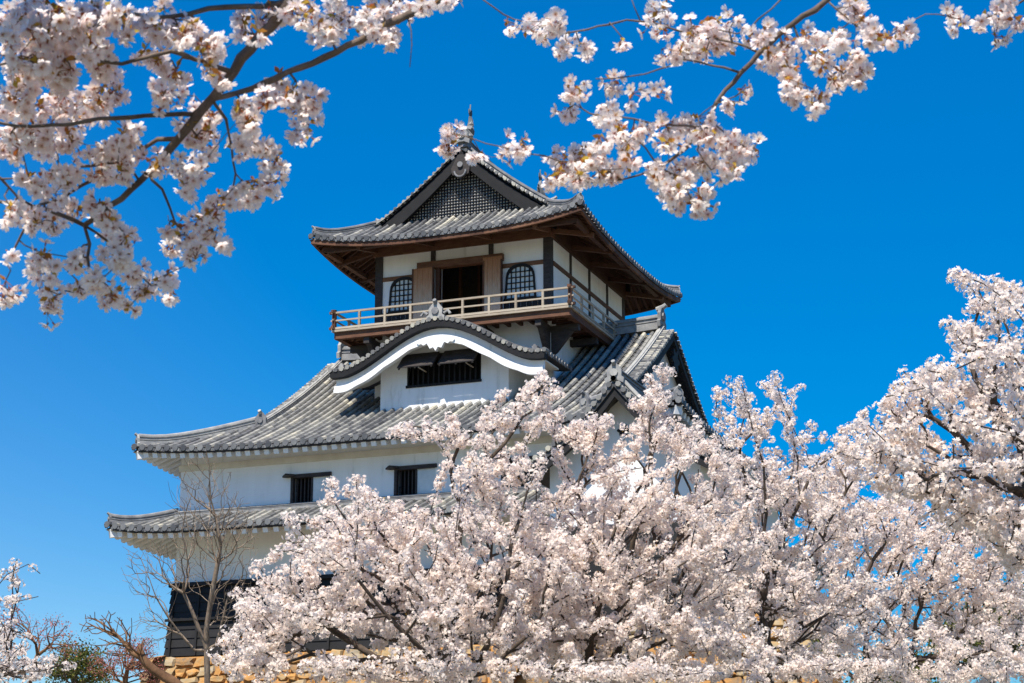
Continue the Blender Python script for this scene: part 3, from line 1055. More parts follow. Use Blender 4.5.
HX1, HY1 = 7.975 + 1.65, 7.5 + 1.65
RS = Skirt((XL + XR) / 2, YC, HX1, HY1, 7.97, 7.975, -7.14, .40, .01, .28, 9.0, 'x')
sk = RS.tiles(KEEP, .30, .085, label='grey tiled skirt roof between first and second storey')
RS.soffit(sk, 8.0, 7.52, .14, 'soffit', 'plaster', .17, .17, .37, .1, .12)
for sx in (-1, 1):
    for sy in (-1, 1):
        mb = MB().mat('ridge')
        H = [RS.w(sx * (HX1 - d), sy * (HY1 - d), RS.zf(HX1 - d, HY1 - d) + .02 + .1 * max(0, 1 - d) ** 2) for d in np.linspace(.1, 1.62, 8)]
        mb.sweep(H, scale_sec(RIDGE_SEC, .8, .7)); oni(mb, H[0], H[0] - H[1], .55)
        mb.build('hip_ridge', sk)
mb = MB().mat('ridge')
mb.sweep([(XL - .1, YF - .12, -6.44), (XR, YF - .12, -6.44)], scale_sec(RIDGE_SEC, .6, .4))
mb.sweep([(XL - .12, YF - .1, -6.44), (XL - .12, YB, -6.44)], scale_sec(RIDGE_SEC, .6, .4))
mb.build('ridge', sk)

# --- projecting gabled wing at the right front -----------------------------------
WX0, WX1, WY = 2.66, 6.96, -7.5
WC = (WX0 + WX1) / 2
mb = MB().mat('plaster')
mb.box(WX0, WX1, WY, WY + .2, -8.3, -6.5)
pol = [(WX0, -6.5), (WX1, -6.5), (WC, -4.75)]
mb.prism(pol, lambda a, b, t: (a, t, b), WY, WY + .2)
mb.box(WX0, WX0 + .2, WY + .2, YF, -8.3, -6.5); mb.box(WX1 - .2, WX1, WY + .2, YF, -8.3, -6.5)
mb.build('wall', KEEP, 'white wall of the gabled front wing')
mb = MB().mat('black')
for i in range(8):
    z0, z1 = -10.88 + i * .325, -10.88 + (i + 1) * .325
    o0, o1 = .22 - i * .02, .19 - i * .02
    P0 = [(WX0 - o0, WY - o0), (WX1 + o0, WY - o0), (WX1 + o0, YF), (WX0 - o0, YF)]
    P1 = [(WX0 - o1, WY - o1), (WX1 + o1, WY - o1), (WX1 + o1, YF), (WX0 - o1, YF)]
    mb.add([(x, y, z0) for x, y in P0] + [(x, y, z1) for x, y in P1], [(0, 1, 5, 4), (1, 2, 6, 5), (2, 3, 7, 6), (3, 0, 4, 7), (0, 3, 2, 1), (4, 5, 6, 7)])
mb.build('weatherboard', KEEP)
mb = MB()
hwg = WC - 2.1


def wz(x):
    d = hwg - abs(x - WC)
    return -6.75 + .42 * d + .15 * d * d


for k in range(16):
    y = WY - .7 + k * .27
    for sg in (-1, 1):
        fn = (lambda t, sg=sg, y=y: np.array((WC + sg * (hwg - t), y, wz(WC + sg * (hwg - t)) + .03)))
        mb.mat('tile'); tile_row(mb, fn, 0, hwg, .082, np.array((0, 1.0, 0)))
        mb.mat('tileend'); disc(mb, fn(0), (sg, 0, 0), .1, .03)
mb.mat('pan')
xx = np.linspace(WC - hwg, WC + hwg, 21)
mb.strip([(x, WY - .8, wz(x)) for x in xx], [(x, YF + .4, wz(x)) for x in xx], (0, 0, -.12))
for sg in (-1, 1):
    last = None
    for t in np.linspace(.05, hwg, 200):
        x = WC + sg * (hwg - t); p = np.array((x, WY - .8, wz(x) + .07))
        if last is None or np.linalg.norm(p - last) > .21:
            mb.mat('tile'); mb.tube([p + (0, .35, .02), p + (0, -.05, .02)], [.072, .08], 7); last = p
wr = mb.build('roof', KEEP, 'front-facing tiled gable roof over the wing')
mb = MB().mat('ridge')
mb.sweep([(WC, WY - .6, wz(WC) + .05), (WC, YF + 1.2, wz(WC) + .05)], scale_sec(RIDGE_SEC, 1.0))
oni(mb, (WC, WY - .68, wz(WC) + .1), (0, -1), .85)
for sg in (-1, 1):
    mb.sweep([(WC + sg * (hwg - t), WY - .35, wz(WC + sg * (hwg - t)) + .04) for t in np.linspace(.9, hwg - .1, 8)], scale_sec(RIDGE_SEC, .8), side=np.array((0, 1.0, 0)))
mb.build('ridge', wr)
mb = MB().mat('ridge')
mb.sweep([(2.35, -3.35, -3.98), (2.9, -2.95, -3.72), (3.5, -2.3, -3.35)], scale_sec(RIDGE_SEC, .8))
oni(mb, (2.33, -3.37, -3.95), (-.6, -1), .85)
mb.build('ridge', wr)
mb = MB().mat('black')
for sg in (-1, 1):
    ts = np.linspace(0, hwg, 12)
    mb.strip([(WC + sg * (hwg - t), WY - .74, wz(WC + sg * (hwg - t)) - .02) for t in ts], [(WC + sg * (hwg - t), WY - .74, wz(WC + sg * (hwg - t)) - .4) for t in ts], (0, .1, 0))
mb.build('bargeboard', wr)
mb = MB().mat('black')
prof = [(math.cos(t) * (.15 + .03 * math.cos(6 * t)), math.sin(t) * (.15 + .03 * math.cos(6 * t))) for t in np.linspace(0, 2 * math.pi, 36, endpoint=False)]
mb.prism(prof, lambda a, b, t: (WC + a, WY + t, -5.7 + b), -.05, .02)
mb.build('pendant', wr)
# low boarded annex on the right of the wing
mb = MB().mat('black')
mb.box(7.4, 9.3, -6.6, -1.5, -12.6, -9.9)
mb.mat('plaster'); mb.box(8.7, 9.15, -6.66, -6.58, -11.3, -10.3)
mb.mat('tile')
for k in range(9):
    y = 0
    x = 7.3 + k * .27
    tile_row(mb, lambda t: np.array((x, -7.2 + t, -10.05 + .5 * t)), 0, 2.0, .08, np.array((1.0, 0, 0)))
mb.mat('pan'); mb.hexa([(7.2, -7.2, -10.15), (9.6, -7.2, -10.15), (9.6, -5.2, -9.15), (7.2, -5.2, -9.15), (7.2, -7.2, -10.06), (9.6, -7.2, -10.06), (9.6, -5.2, -9.06), (7.2, -5.2, -9.06)])
mb.build('annex', KEEP, 'low black boarded annex beside the wing')

# ------------------------------------------------------------------ stone base
def stone_face(mb, p0, p1, zt, zb, batter, out):
    """irregular stones on a battered face between plan points p0 and p1"""
    p0 = np.array((*p0, 0.0)); p1 = np.array((*p1, 0.0)); d = p1 - p0; L = np.linalg.norm(d); d /= L
    out = np.array((*out, 0.0))
    z = zt
    while z > zb:
        h_ = random.uniform(.22, .42)
        u = -.3
        while u < L + .2:
            w_ = random.uniform(.25, .75)
            zz = z - random.uniform(0, .05)
            def pt(a, b, o):
                t = (zt - b)
                return p0 + d * (a + batter * t * (2 * a / L - 1)) + np.array((0, 0, b)) + out * (batter * t + o)
            a0, a1, b0, b1 = u + .02, u + w_ - .02, zz - h_ + .02, zz - .01
            j = lambda s=.075: random.uniform(-s, s)
            cor = [(a0 + j(), b0 + j()), ((a0 + a1) / 2, b0 + j(.03)), (a1 + j(), b0 + j()), (a1 + j(.03), (b0 + b1) / 2), (a1 + j(), b1 + j()), ((a0 + a1) / 2, b1 + j(.03)), (a0 + j(), b1 + j()), (a0 + j(.03), (b0 + b1) / 2)]
            ca, cb = (a0 + a1) / 2, (b0 + b1) / 2
            dep = random.uniform(.0, .09)
            back = [pt(a, b, -.25) for a, b in cor]
            fr = [pt(a, b, -.03) for a, b in cor]
            inn = [pt(ca + (a - ca) * random.uniform(.74, .92), cb + (b - cb) * random.uniform(.7, .9), .03 + dep * random.uniform(.4, 1.2)) for a, b in cor]
            n = 8
            fs = [(k, (k + 1) % n, n + (k + 1) % n, n + k) for k in range(n)] + [(n + k, n + (k + 1) % n, 2 * n + (k + 1) % n, 2 * n + k) for k in range(n)] + [list(range(2 * n, 3 * n))]
            mb.add(back + fr + inn, fs)
            u += w_
        z -= h_


SB = empty('stone_base', (-3.12, 3.9, -16.5))
tag(SB, 'ochre and grey dry stone base under the black boarded castle wall', 'stone wall')
mb = MB().mat('stone')
stone_face(mb, (XL - .25, YF - .35), (XR + .4, YF - .35), -10.9, -13.2, .28, (0, -1))
stone_face(mb, (XL - .25, YB + .4), (XL - .25, YF - .35), -10.9, -13.2, .28, (-1, 0))
stone_face(mb, (WX0 - .4, WY - .5), (9.5, WY - .5), -10.9, -13.2, .22, (0, -1))
stone_face(mb, (WX0 - .4, YF - .4), (WX0 - .4, WY - .5), -10.9, -13.2, .22, (-1, 0))
mb.build('stone_course', SB)
mb = MB().mat('stone')
def frust(x0, x1, y0, y1, zt, zb, bt):
    o = bt * (zt - zb)
    mb.add([(x0 - o, y0 - o, zb), (x1 + o, y0 - o, zb), (x1 + o, y1 + o, zb), (x0 - o, y1 + o, zb), (x0, y0, zt), (x1, y0, zt), (x1, y1, zt), (x0, y1, zt)],
           [(0, 1, 5, 4), (1, 2, 6, 5), (2, 3, 7, 6), (3, 0, 4, 7), (4, 5, 6, 7)], .35)
frust(XL - .3, XR + .3, YF - .3, YB + .3, -10.93, -17.5, .28)
frust(WX0 - .3, 9.4, WY - .4, YF, -10.94, -17.5, .22)
mb.build('core', SB)

# ------------------------------------------------------------------ ground
gx = np.concatenate([-np.geomspace(3000, 60, 10), np.linspace(-50, 50, 41), np.geomspace(60, 3000, 10)])
gy = np.concatenate([-np.geomspace(3000, 80, 10), np.linspace(-72, 40, 45), np.geomspace(50, 3000, 10)])
V = []; F = []
for y in gy:
    for x in gx:
        V.append((x, y, float(ground_z(x, y)) + (random.uniform(-.08, .08) if abs(x) < 55 and abs(y) < 75 else 0)))
nx = len(gx)
for j in range(len(gy) - 1):
    for i in range(nx - 1):
        F.append((j * nx + i, j * nx + i + 1, (j + 1) * nx + i + 1, (j + 1) * nx + i))
M['ground'] = mottled('park_ground', [(0.2, (0.10, 0.09, 0.06)), (0.5, (0.14, 0.13, 0.09)), (0.8, (0.24, 0.22, 0.18))], 1.2, 0.95)
me = bpy.data.meshes.new('ground'); me.from_pydata(V, [], F)
go = link('ground', me, [M['ground']], None, np.zeros(3)); go['kind'] = 'structure'

#TREES#
# ------------------------------------------------------------------ trees
def np_mesh(name, V, F, mats, parent=None, attrs=None, smooth=False, label=None):
    """V (n,3), F (m,k) -> mesh object; vertex float attributes"""
    off = ORIG[parent] if parent is not None else np.zeros(3)
    me = bpy.data.meshes.new(name)
    V = np.ascontiguousarray(V - off, np.float32); F = np.ascontiguousarray(F, np.int32)
    me.vertices.add(len(V)); me.vertices.foreach_set('co', V.ravel())
    k = F.shape[1]
    me.loops.add(F.size); me.loops.foreach_set('vertex_index', F.ravel())
    me.polygons.add(len(F)); me.polygons.foreach_set('loop_start', np.arange(0, F.size, k, dtype=np.int32))
    me.polygons.foreach_set('loop_total', np.full(len(F), k, np.int32))
    if smooth: me.polygons.foreach_set('use_smooth', np.ones(len(F), bool))
    for n_, a in (attrs or {}).items():
        at_ = me.attributes.new(n_, 'FLOAT', 'POINT'); at_.data.foreach_set('value', np.ascontiguousarray(a, np.float32))
    me.update(calc_edges=True)
    o = link(name, me, mats, parent, off)
    if label: o['label'] = label
    return o


def frames(N):
    """orthonormal frames with z = N and a random spin; returns (k,3,3) with columns x,y,z"""
    N = N / (np.linalg.norm(N, axis=1, keepdims=True) + 1e-9)
    A = rng.normal(size=N.shape)
    X = np.cross(A, N); X /= np.linalg.norm(X, axis=1, keepdims=True) + 1e-9
    Y = np.cross(N, X)
    return np.stack([X, Y, N], 2)


def instance(T, TF, C, Fr, S):
    """copies of template T (v,3), faces TF at centres C with frames Fr and scale S (k,) or (k,3)"""
    S = np.asarray(S, float)
    if S.ndim == 1: S = np.repeat(S[:, None], 3, 1)
    P = T[None] * S[:, None, :]
    V = np.einsum('kij,kvj->kvi', Fr, P) + C[:, None, :]
    k = len(C)
    F = TF[None] + (np.arange(k) * len(T))[:, None, None]
    return V.reshape(-1, 3), F.reshape(-1, TF.shape[1])


# small flower: five lobes as one cupped star
def small_flower():
    v = [(0, 0, 0)]; c = [1.0]
    for k in range(10):
        t = 2 * math.pi * k / 10
        if k % 2 == 0: v.append((math.cos(t), math.sin(t), .28)); c.append(0)
        else: v.append((.62 * math.cos(t), .62 * math.sin(t), .02)); c.append(.18)
    f = [(0, 1 + k, 1 + (k + 1) % 10) for k in range(10)]
    return np.array(v), np.array(f), np.array(c)


# detailed flower: five separate notched petals
def big_flower():
    v, f, c = [], [], []
    for p in range(5):
        a = 2 * math.pi * p / 5; ca, sa = math.cos(a), math.sin(a); b = len(v)
        prof = [(.07, .04, .0), (.30, .21, .05), (.62, .36, .14), (.88, .30, .27), (1.0, .15, .34)]
        for (r, w, z) in prof:
            for q in (-1, 0, 1):
                rr = r - (.13 if (q == 0 and r == 1.0) else 0)
                x, y, zz = rr, q * w, z + (.07 * abs(q) if r < .95 else .03 * abs(q)) + .02 * p / 5
                v.append((x * ca - y * sa, x * sa + y * ca, zz)); c.append(.6 if r < .1 else (.1 if r < .4 else 0))
        for i in range(4):
            for j in range(2):
                f.append((b + i * 3 + j, b + i * 3 + j + 1, b + i * 3 + j + 4, b + i * 3 + j + 3))
    return np.array(v), np.array(f), np.array(c)


def stamens():
    v, f, c = [], [], []
    for k in range(11):
        t = 2 * math.pi * k / 11 + .3; r = .16 + .12 * (k % 3) / 2
        b = len(v); x, y = math.cos(t), math.sin(t); px, py = -y * .012, x * .012
        v += [(x * .03 + px, y * .03 + py, .02), (x * .03 - px, y * .03 - py, .02), (x * r - px, y * r - py, .34), (x * r + px, y * r + py, .34)]
        c += [0, 0, .2, .2]; f.append((b, b + 1, b + 2, b + 3))
        b = len(v); h = .03
        v += [(x * r - h, y * r - h, .34), (x * r + h, y * r - h, .36), (x * r + h, y * r + h, .34), (x * r - h, y * r + h, .37)]
        c += [1, 1, 1, 1]; f.append((b, b + 1, b + 2, b + 3))
    return np.array(v), np.array(f), np.array(c)


SF = small_flower(); BF = big_flower(); SM = stamens()
LEAF = (np.array([(0, 0, 0), (.5, .28, .08), (1.0, 0, -.05), (.5, -.28, .08)]), np.array([(0, 1, 2, 3)]))
TUBE4 = (np.array([(1, 0, 0), (0, 1, 0), (-1, 0, 0), (0, -1, 0), (1, 0, 1), (0, 1, 1), (-1, 0, 1), (0, -1, 1)], float), np.array([(0, 1, 5, 4), (1, 2, 6, 5), (2, 3, 7, 6), (3, 0, 4, 7)]))


def blossoms(name, C, parent, per=(7, 12), ball=(.035, .065), size=(.015, .021), mat='petal_far', label=None, leaves=True):
    C = np.asarray(C)
    k = rng.integers(per[0], per[1] + 1, len(C))
    idx = np.repeat(np.arange(len(C)), k)
    D = rng.normal(size=(len(idx), 3)); D /= np.linalg.norm(D, axis=1, keepdims=True)
    D[:, 2] = D[:, 2] * .85
    R = rng.uniform(ball[0], ball[1], len(C))[idx] * rng.uniform(.75, 1.1, len(idx))
    P = C[idx] + D * R[:, None]
    Fr = frames(D + rng.normal(size=D.shape) * .25)
    V, F = instance(SF[0], SF[1], P, Fr, rng.uniform(size[0], size[1], len(idx)))
    base = rng.uniform(0, 1, len(C))[idx] * .5 + rng.uniform(0, .5, len(idx))
    o = np_mesh(name, V, F, [M[mat]], parent, {'rnd': np.repeat(base, 11), 'ctr': np.tile(SF[2], len(idx))}, label=label)
    if leaves:
        n = int(len(C) * .8)
        j = rng.integers(0, len(C), n)
        D = rng.normal(size=(n, 3)); D /= np.linalg.norm(D, axis=1, keepdims=True)
        V, F = instance(LEAF[0], LEAF[1], C[j] + D * rng.uniform(.02, .06, n)[:, None], frames(D), rng.uniform(.012, .03, n))
        np_mesh('young_leaf', V, F, [M['leaf_bronze']], parent, {'rnd': np.repeat(rng.uniform(0, 1, n), 4), 'ctr': np.zeros(n * 4)})
    return o


def resample(pts, step):
    pts = [np.array(p, float) for p in pts]
    # Catmull-Rom through the points
    out = [pts[0]]
    for i in range(len(pts) - 1):
        p0, p1, p2, p3 = pts[max(i - 1, 0)], pts[i], pts[i + 1], pts[min(i + 2, len(pts) - 1)]
        n = max(1, int(np.linalg.norm(p2 - p1) / step))
        for k in range(1, n + 1):
            t = k / n
            out.append(.5 * ((2 * p1) + (-p0 + p2) * t + (2 * p0 - 5 * p1 + 4 * p2 - p3) * t * t + (-p0 + 3 * p1 - 3 * p2 + p3) * t ** 3))
    return out


class Skel:
    def __init__(s): s.P, s.par, s.path, s.fix = [], [], [], []

    def node(s, p, par, fix=False):
        s.P.append(np.array(p, float)); s.par.append(par); s.fix.append(fix)
        s.path.append(0 if par < 0 else s.path[par] + float(np.linalg.norm(s.P[-1] - s.P[par])))
        return len(s.P) - 1

    def limb(s, pts, step=.3, start=None):
        """a traced limb; joins the nearest node already there"""
        R = resample(pts, step)
        par = start if start is not None else -1
        if start is None and s.P:
            d = np.linalg.norm(np.array(s.P) - R[0], axis=1); par = int(d.argmin())
            if d[par] < step: R = R[1:]
        for p in R: par = s.node(p + rng.normal(size=3) * .018, par, True)
        return par

    def grow(s, T, bf=.3, step=.35, wob=.03):
        T = np.asarray(T, float)
        P = np.array(s.P); path = np.array(s.path)
        best = np.full(len(T), np.inf); bj = np.zeros(len(T), int)
        def upd(j0):
            Q = np.array(s.P[j0:]); ph = np.array(s.path[j0:])
            for k in range(len(Q)):
                c = np.linalg.norm(T - Q[k], axis=1) + bf * ph[k]
                m = c < best; best[m] = c[m]; bj[m] = j0 + k
        upd(0)
        alive = np.ones(len(T), bool)
        for _ in range(len(T)):
            i = int(np.where(alive, best, np.inf).argmin()); alive[i] = False
            j = int(bj[i]); a = s.P[j]; b = T[i]; L = np.linalg.norm(b - a); n0 = len(s.P)
            n = max(1, int(L / step)); par = j
            for k in range(1, n + 1):
                t = k / n
                p = a + (b - a) * t
                if k < n: p = p + rng.normal(size=3) * wob * L / n + np.array((0, 0, .06 * L * t * (1 - t)))
                par = s.node(p, par)
            upd(n0); best[~alive] = np.inf

    def finish(s, tip=.0045, pw=2.25, smooth=2, rmax=None):
        P = np.array(s.P); par = np.array(s.par); n = len(P)
        ch = [[] for _ in range(n)]
        for i, p in enumerate(par):
            if p >= 0: ch[p].append(i)
        for _ in range(smooth):
            Q = P.copy()
            for i in range(n):
                if s.fix[i] or par[i] < 0 or not ch[i]: continue
                Q[i] = .5 * P[i] + .25 * P[par[i]] + .25 * np.mean(P[ch[i]], axis=0)
            P = Q
        r = np.zeros(n)
        for i in range(n - 1, -1, -1):
            r[i] = tip if not ch[i] else (sum(r[c] ** pw for c in ch[i]) + tip ** pw * .25) ** (1 / pw)
        if rmax: r = np.minimum(r, rmax)
        s.Q, s.r, s.ch, s.parr = P, r, ch, par
        return s

    def mesh(s, name, mat, parent, sides=5, rmin=0.0):
        mb = MB().mat(mat)
        done = set(); P, r, ch, par = s.Q, s.r, s.ch, s.parr
        for i in range(len(P)):
            for c in ch[i]:
                main = max(ch[i], key=lambda q: r[q])
                if c == main and par[i] >= 0: continue
                chain = [i, c]
                while ch[chain[-1]]: chain.append(max(ch[chain[-1]], key=lambda q: r[q]))
                rr = [min(r[i], r[c] * 1.25)] + [r[k] for k in chain[1:]]
                if rr[0] < rmin: continue
                sd = 4 if rr[0] < .012 else (5 if rr[0] < .04 else 9)
                mb.tube([P[k] for k in chain], rr, sd, cap=False)
        return mb.build(name, parent, smooth=True)


def zone_points(zones, n):
    """random points in ellipsoids: (u, v, ru, rv, depth, half depth, weight)"""
    w = np.array([z[2] * z[3] * (z[6] if len(z) > 6 else 1) for z in zones], float); w /= w.sum()
    out = []
    for z, k in zip(zones, rng.multinomial(n, w)):
        for _ in range(k):
            q = rng.normal(size=3); q = q / np.linalg.norm(q) * (rng.uniform(0, 1) ** .42) * (1.0 if rng.uniform() > .1 else rng.uniform(1.0, 1.25))
            out.append(at(z[0] + q[0] * z[2], z[1] + q[1] * z[3], z[4] + q[2] * z[5]))
    return np.array(out)


def cherry(label, base_uvd, limbs, zones, n_t, n_c, group, bark='bark_dark', rmax=.2, spread=.10, mat='petal_far', rlim=.0135, fw=1.0, **bk):
    top = at(*base_uvd)
    gz = float(ground_z(top[0], top[1])) - .1
    t = empty('cherry_tree', (top[0], top[1], gz + .1)); tag(t, label, 'tree', group)
    sk_ = Skel()
    j = .25
    sk_.limb([(top[0] + .5, top[1] + .3, gz), (top[0] + .25, top[1] + .2, gz + (top[2] - gz) * .5), top], .4, -1)
    for L in limbs:
        sk_.limb([at(p[0], p[1], p[2] - (fw if q or p[:2] != base_uvd[:2] else 0)) for q, p in enumerate(L)], .3)
    sk_.grow(zone_points(zones, n_t), .28)
    sk_.finish(tip=.0058, rmax=rmax)
    sk_.mesh('trunk', bark, t)
    # blossom clusters along the thin twigs
    thin = np.array([i for i in range(len(sk_.Q)) if sk_.r[i] < rlim and sk_.parr[i] >= 0])
    w = np.array([np.linalg.norm(sk_.Q[i] - sk_.Q[sk_.parr[i]]) * (1.5 if not sk_.ch[i] else 1) for i in thin]); w /= w.sum()
    pick = rng.choice(thin, n_c, p=w)
    tt = rng.uniform(0, 1, n_c)[:, None]
    C = sk_.Q[pick] * tt + sk_.Q[sk_.parr[pick]] * (1 - tt) + rng.normal(size=(n_c, 3)) * spread * .5
    blossoms('crown', C, t, mat=mat, **bk)
    return t


BK = dict(per=(10, 15), ball=(.04, .068), size=(.019, .0235), spread=.06)
GR = 'cherry trees blossoming in front of the castle'
#%FRONT
cherry('broad cherry tree in full bloom before the left half of the castle wall', (462, 690, 22.5),
       [[(462, 690, 22.5), (425, 652, 22.3), (385, 615, 22.2), (355, 575, 22), (318, 548, 21.8), (290, 520, 21.7)],
        [(362, 585, 22), (356, 548, 22.1), (357, 505, 22.3), (355, 478, 22.4)],
        [(425, 652, 22.3), (410, 600, 23), (400, 560, 23.3), (392, 520, 23.5)],
        [(462, 690, 22.5), (490, 640, 22.8), (505, 590, 23), (510, 545, 23.2), (530, 490, 23.4), (545, 450, 23.5)],
        [(385, 615, 22.2), (340, 622, 21.6), (300, 615, 21.4), (262, 600, 21.3)]],
       [(300, 605, 78, 58, 22, 1.6), (335, 545, 62, 42, 22.2, 1.5), (400, 580, 90, 75, 22.5, 1.8), (395, 527, 60, 28, 22.8, 1.4), (480, 530, 65, 65, 23, 1.6), (455, 620, 110, 65, 22.4, 1.8),
        (490, 458, 52, 34, 23.4, 1.2, 1), (425, 433, 46, 13, 23.4, .6, 1.1), (465, 432, 36, 20, 23.4, .7, 1), (400, 668, 150, 18, 21, 1), (600, 672, 120, 16, 21.3, 1), (525, 412, 40, 26, 23.5, .8, .9), (548, 384, 22, 15, 23.6, .4, .7), (250, 650, 45, 40, 21.8, 1.2), (545, 560, 50, 70, 23, 1.5), (345, 492, 34, 16, 22.4, .7, .6)],
       1350, 5500, GR, **BK)
cherry('tall cherry tree in full bloom rising past the gabled wing to the tower foot', (590, 690, 24.5),
       [[(590, 690, 24.5), (593, 640, 24.5), (600, 600, 24.5), (603, 560, 24.6), (622, 520, 24.7), (645, 482, 24.8), (658, 440, 25)],
        [(603, 560, 24.6), (618, 545, 24.2), (648, 500, 24.2), (672, 470, 24.2), (700, 455, 24.3)],
        [(600, 600, 24.5), (570, 560, 24.2), (556, 520, 24.2), (590, 480, 24.3), (640, 470, 24.3)],
        [(593, 640, 24.5), (640, 590, 24), (690, 560, 23.8), (730, 540, 23.6)]],
       [(600, 505, 75, 48, 24.5, 1.6), (665, 440, 38, 36, 24.8, 1.2), (652, 398, 26, 17, 25, .5, 1.0), (603, 418, 22, 12, 24.6, .5, .8), (658, 374, 15, 13, 25, .4, 1.0), (650, 408, 18, 30, 24.8, .4, 1.6), (615, 455, 30, 14, 24.5, .6, 1.1), (695, 455, 40, 32, 24.8, 1), (588, 436, 22, 24, 24.6, .6, 1.7), (560, 432, 28, 20, 24.4, .5, 1.3), (610, 580, 110, 80, 24.3, 1.8), (690, 530, 80, 75, 24.3, 1.6), (650, 640, 130, 55, 23.6, 1.6), (560, 640, 70, 50, 23.5, 1.4)],
       1450, 6200, GR, **BK)
cherry('upright cherry tree with sparse bare-tipped twigs against the sky right of the castle', (768, 690, 29),
       [[(768, 690, 29), (765, 600, 29), (762, 540, 29), (765, 490, 29), (755, 440, 29), (748, 405, 29), (742, 378, 29)],
        [(765, 560, 29), (800, 500, 29.2), (812, 470, 29.3), (795, 430, 29.2), (780, 398, 29.2), (772, 372, 29.2)],
        [(812, 480, 29.3), (830, 455, 29.4), (855, 425, 29.4), (868, 408, 29.4)],
        [(762, 500, 29), (735, 460, 29), (715, 420, 29)]],
       [(740, 412, 38, 34, 29, 1, .35), (775, 405, 40, 34, 29.2, 1, .3), (840, 430, 40, 26, 29.3, 1, .32), (862, 462, 36, 26, 29.2, 1, .7), (790, 470, 75, 42, 29, 1.5, .85), (780, 530, 105, 60, 29, 2), (790, 600, 110, 60, 28.5, 2), (740, 580, 60, 60, 28.5, 1.5), (790, 668, 110, 20, 26.5, 1.5)],
       1150, 4900, GR, rmax=.13, **BK)
cherry('large near cherry tree in full bloom reaching in from the right edge', (1075, 560, 16.5),
       [[(1075, 560, 16.5), (1060, 470, 16.5), (1045, 400, 16.6), (1010, 360, 16.7), (965, 342, 16.8), (948, 320, 16.8)],
        [(1045, 400, 16.6), (1040, 340, 16.7), (1010, 300, 16.8), (985, 283, 16.9), (955, 275, 17)],
        [(1060, 470, 16.5), (1010, 440, 16.3), (960, 420, 16.3), (920, 392, 16.4), (885, 395, 16.4)],
        [(1060, 470, 16.5), (1000, 465, 16.2), (950, 470, 16), (900, 455, 16), (870, 430, 16)],
        [(1010, 360, 16.7), (980, 355, 16.4), (945, 375, 16.3), (925, 368, 16.3)]],
       [(1000, 298, 40, 20, 16.8, .6, .45), (955, 274, 18, 7, 17, .2, .8), (968, 338, 30, 18, 16.8, .5, .8), (1010, 350, 50, 40, 16.6, .8, .7), (955, 385, 50, 26, 16.4, .7, .75), (915, 385, 30, 20, 16.4, .5, .6), (1000, 430, 60, 50, 16.4, 1, .8),
        (900, 432, 44, 30, 16.1, .6, .8), (884, 462, 34, 24, 16.1, .6, .9), (940, 480, 60, 30, 16, .8, .9), (1030, 520, 50, 60, 16, 1, .8), (985, 510, 50, 30, 16, .8, .8)],
       800, 1650, GR, rmax=.12, rlim=.0125, **BK)
cherry('shaded pinkish cherry tree with dark forked trunk behind the right-hand blossom', (868, 690, 33),
       [[(868, 690, 33), (866, 640, 33), (862, 600, 33), (872, 560, 33), (905, 520, 33), (928, 480, 33)],
        [(866, 640, 33), (850, 595, 32.5), (838, 570, 32.5), (810, 530, 32.5)],
        [(866, 640, 33), (900, 600, 33.5), (950, 570, 33.5), (1000, 560, 33.5)]],
       [(900, 520, 110, 45, 33, 2), (960, 560, 110, 60, 33, 2), (880, 610, 110, 60, 33, 2.2, .8), (990, 630, 70, 60, 33, 2), (930, 660, 130, 40, 31, 2), (830, 480, 50, 28, 33, 1.4, .7)],
       1300, 6600, GR, rmax=.2, size=(.022, .028), ball=(.045, .075))
cherry('low leafing cherry tree with pink buds in the bottom left corner', (-20, 690, 25),
       [[(-20, 690, 25), (-10, 650, 25), (5, 625, 25), (30, 640, 25)], [(-10, 650, 25), (-12, 600, 25), (5, 575, 25), (25, 565, 25), (40, 575, 25)], [(-10, 640, 25), (0, 600, 25), (15, 602, 25), (38, 597, 25)]],
       [(4, 640, 30, 22, 25, 1.2, .8), (30, 668, 50, 14, 24.6, 1.2, .9), (12, 585, 26, 34, 25, 1, .12), (8, 668, 40, 18, 24.5, 1)],
       300, 240, GR, rmax=.08, **BK)

# ------------------------------------------------------------------ bare and background trees at the left
def twiggy(name, label, cat, base, limbs, zones, n_t, mat, tip=.004, rmax=.1, bf=.35, group=None):
    top = at(*base)
    gz = float(ground_z(top[0], top[1])) - .1
    t = empty(name, (top[0], top[1], gz + .1)); tag(t, label, cat, group)
    k = Skel()
    k.limb([(top[0] + .2, top[1] + .2, gz), top], .4, -1)
    for L in limbs: k.limb([at(*p) for p in L], .25)
    k.grow(zone_points(zones, n_t), bf, .25)
    k.finish(tip=tip, rmax=rmax)
    k.mesh('trunk', mat, t)
    return t, k


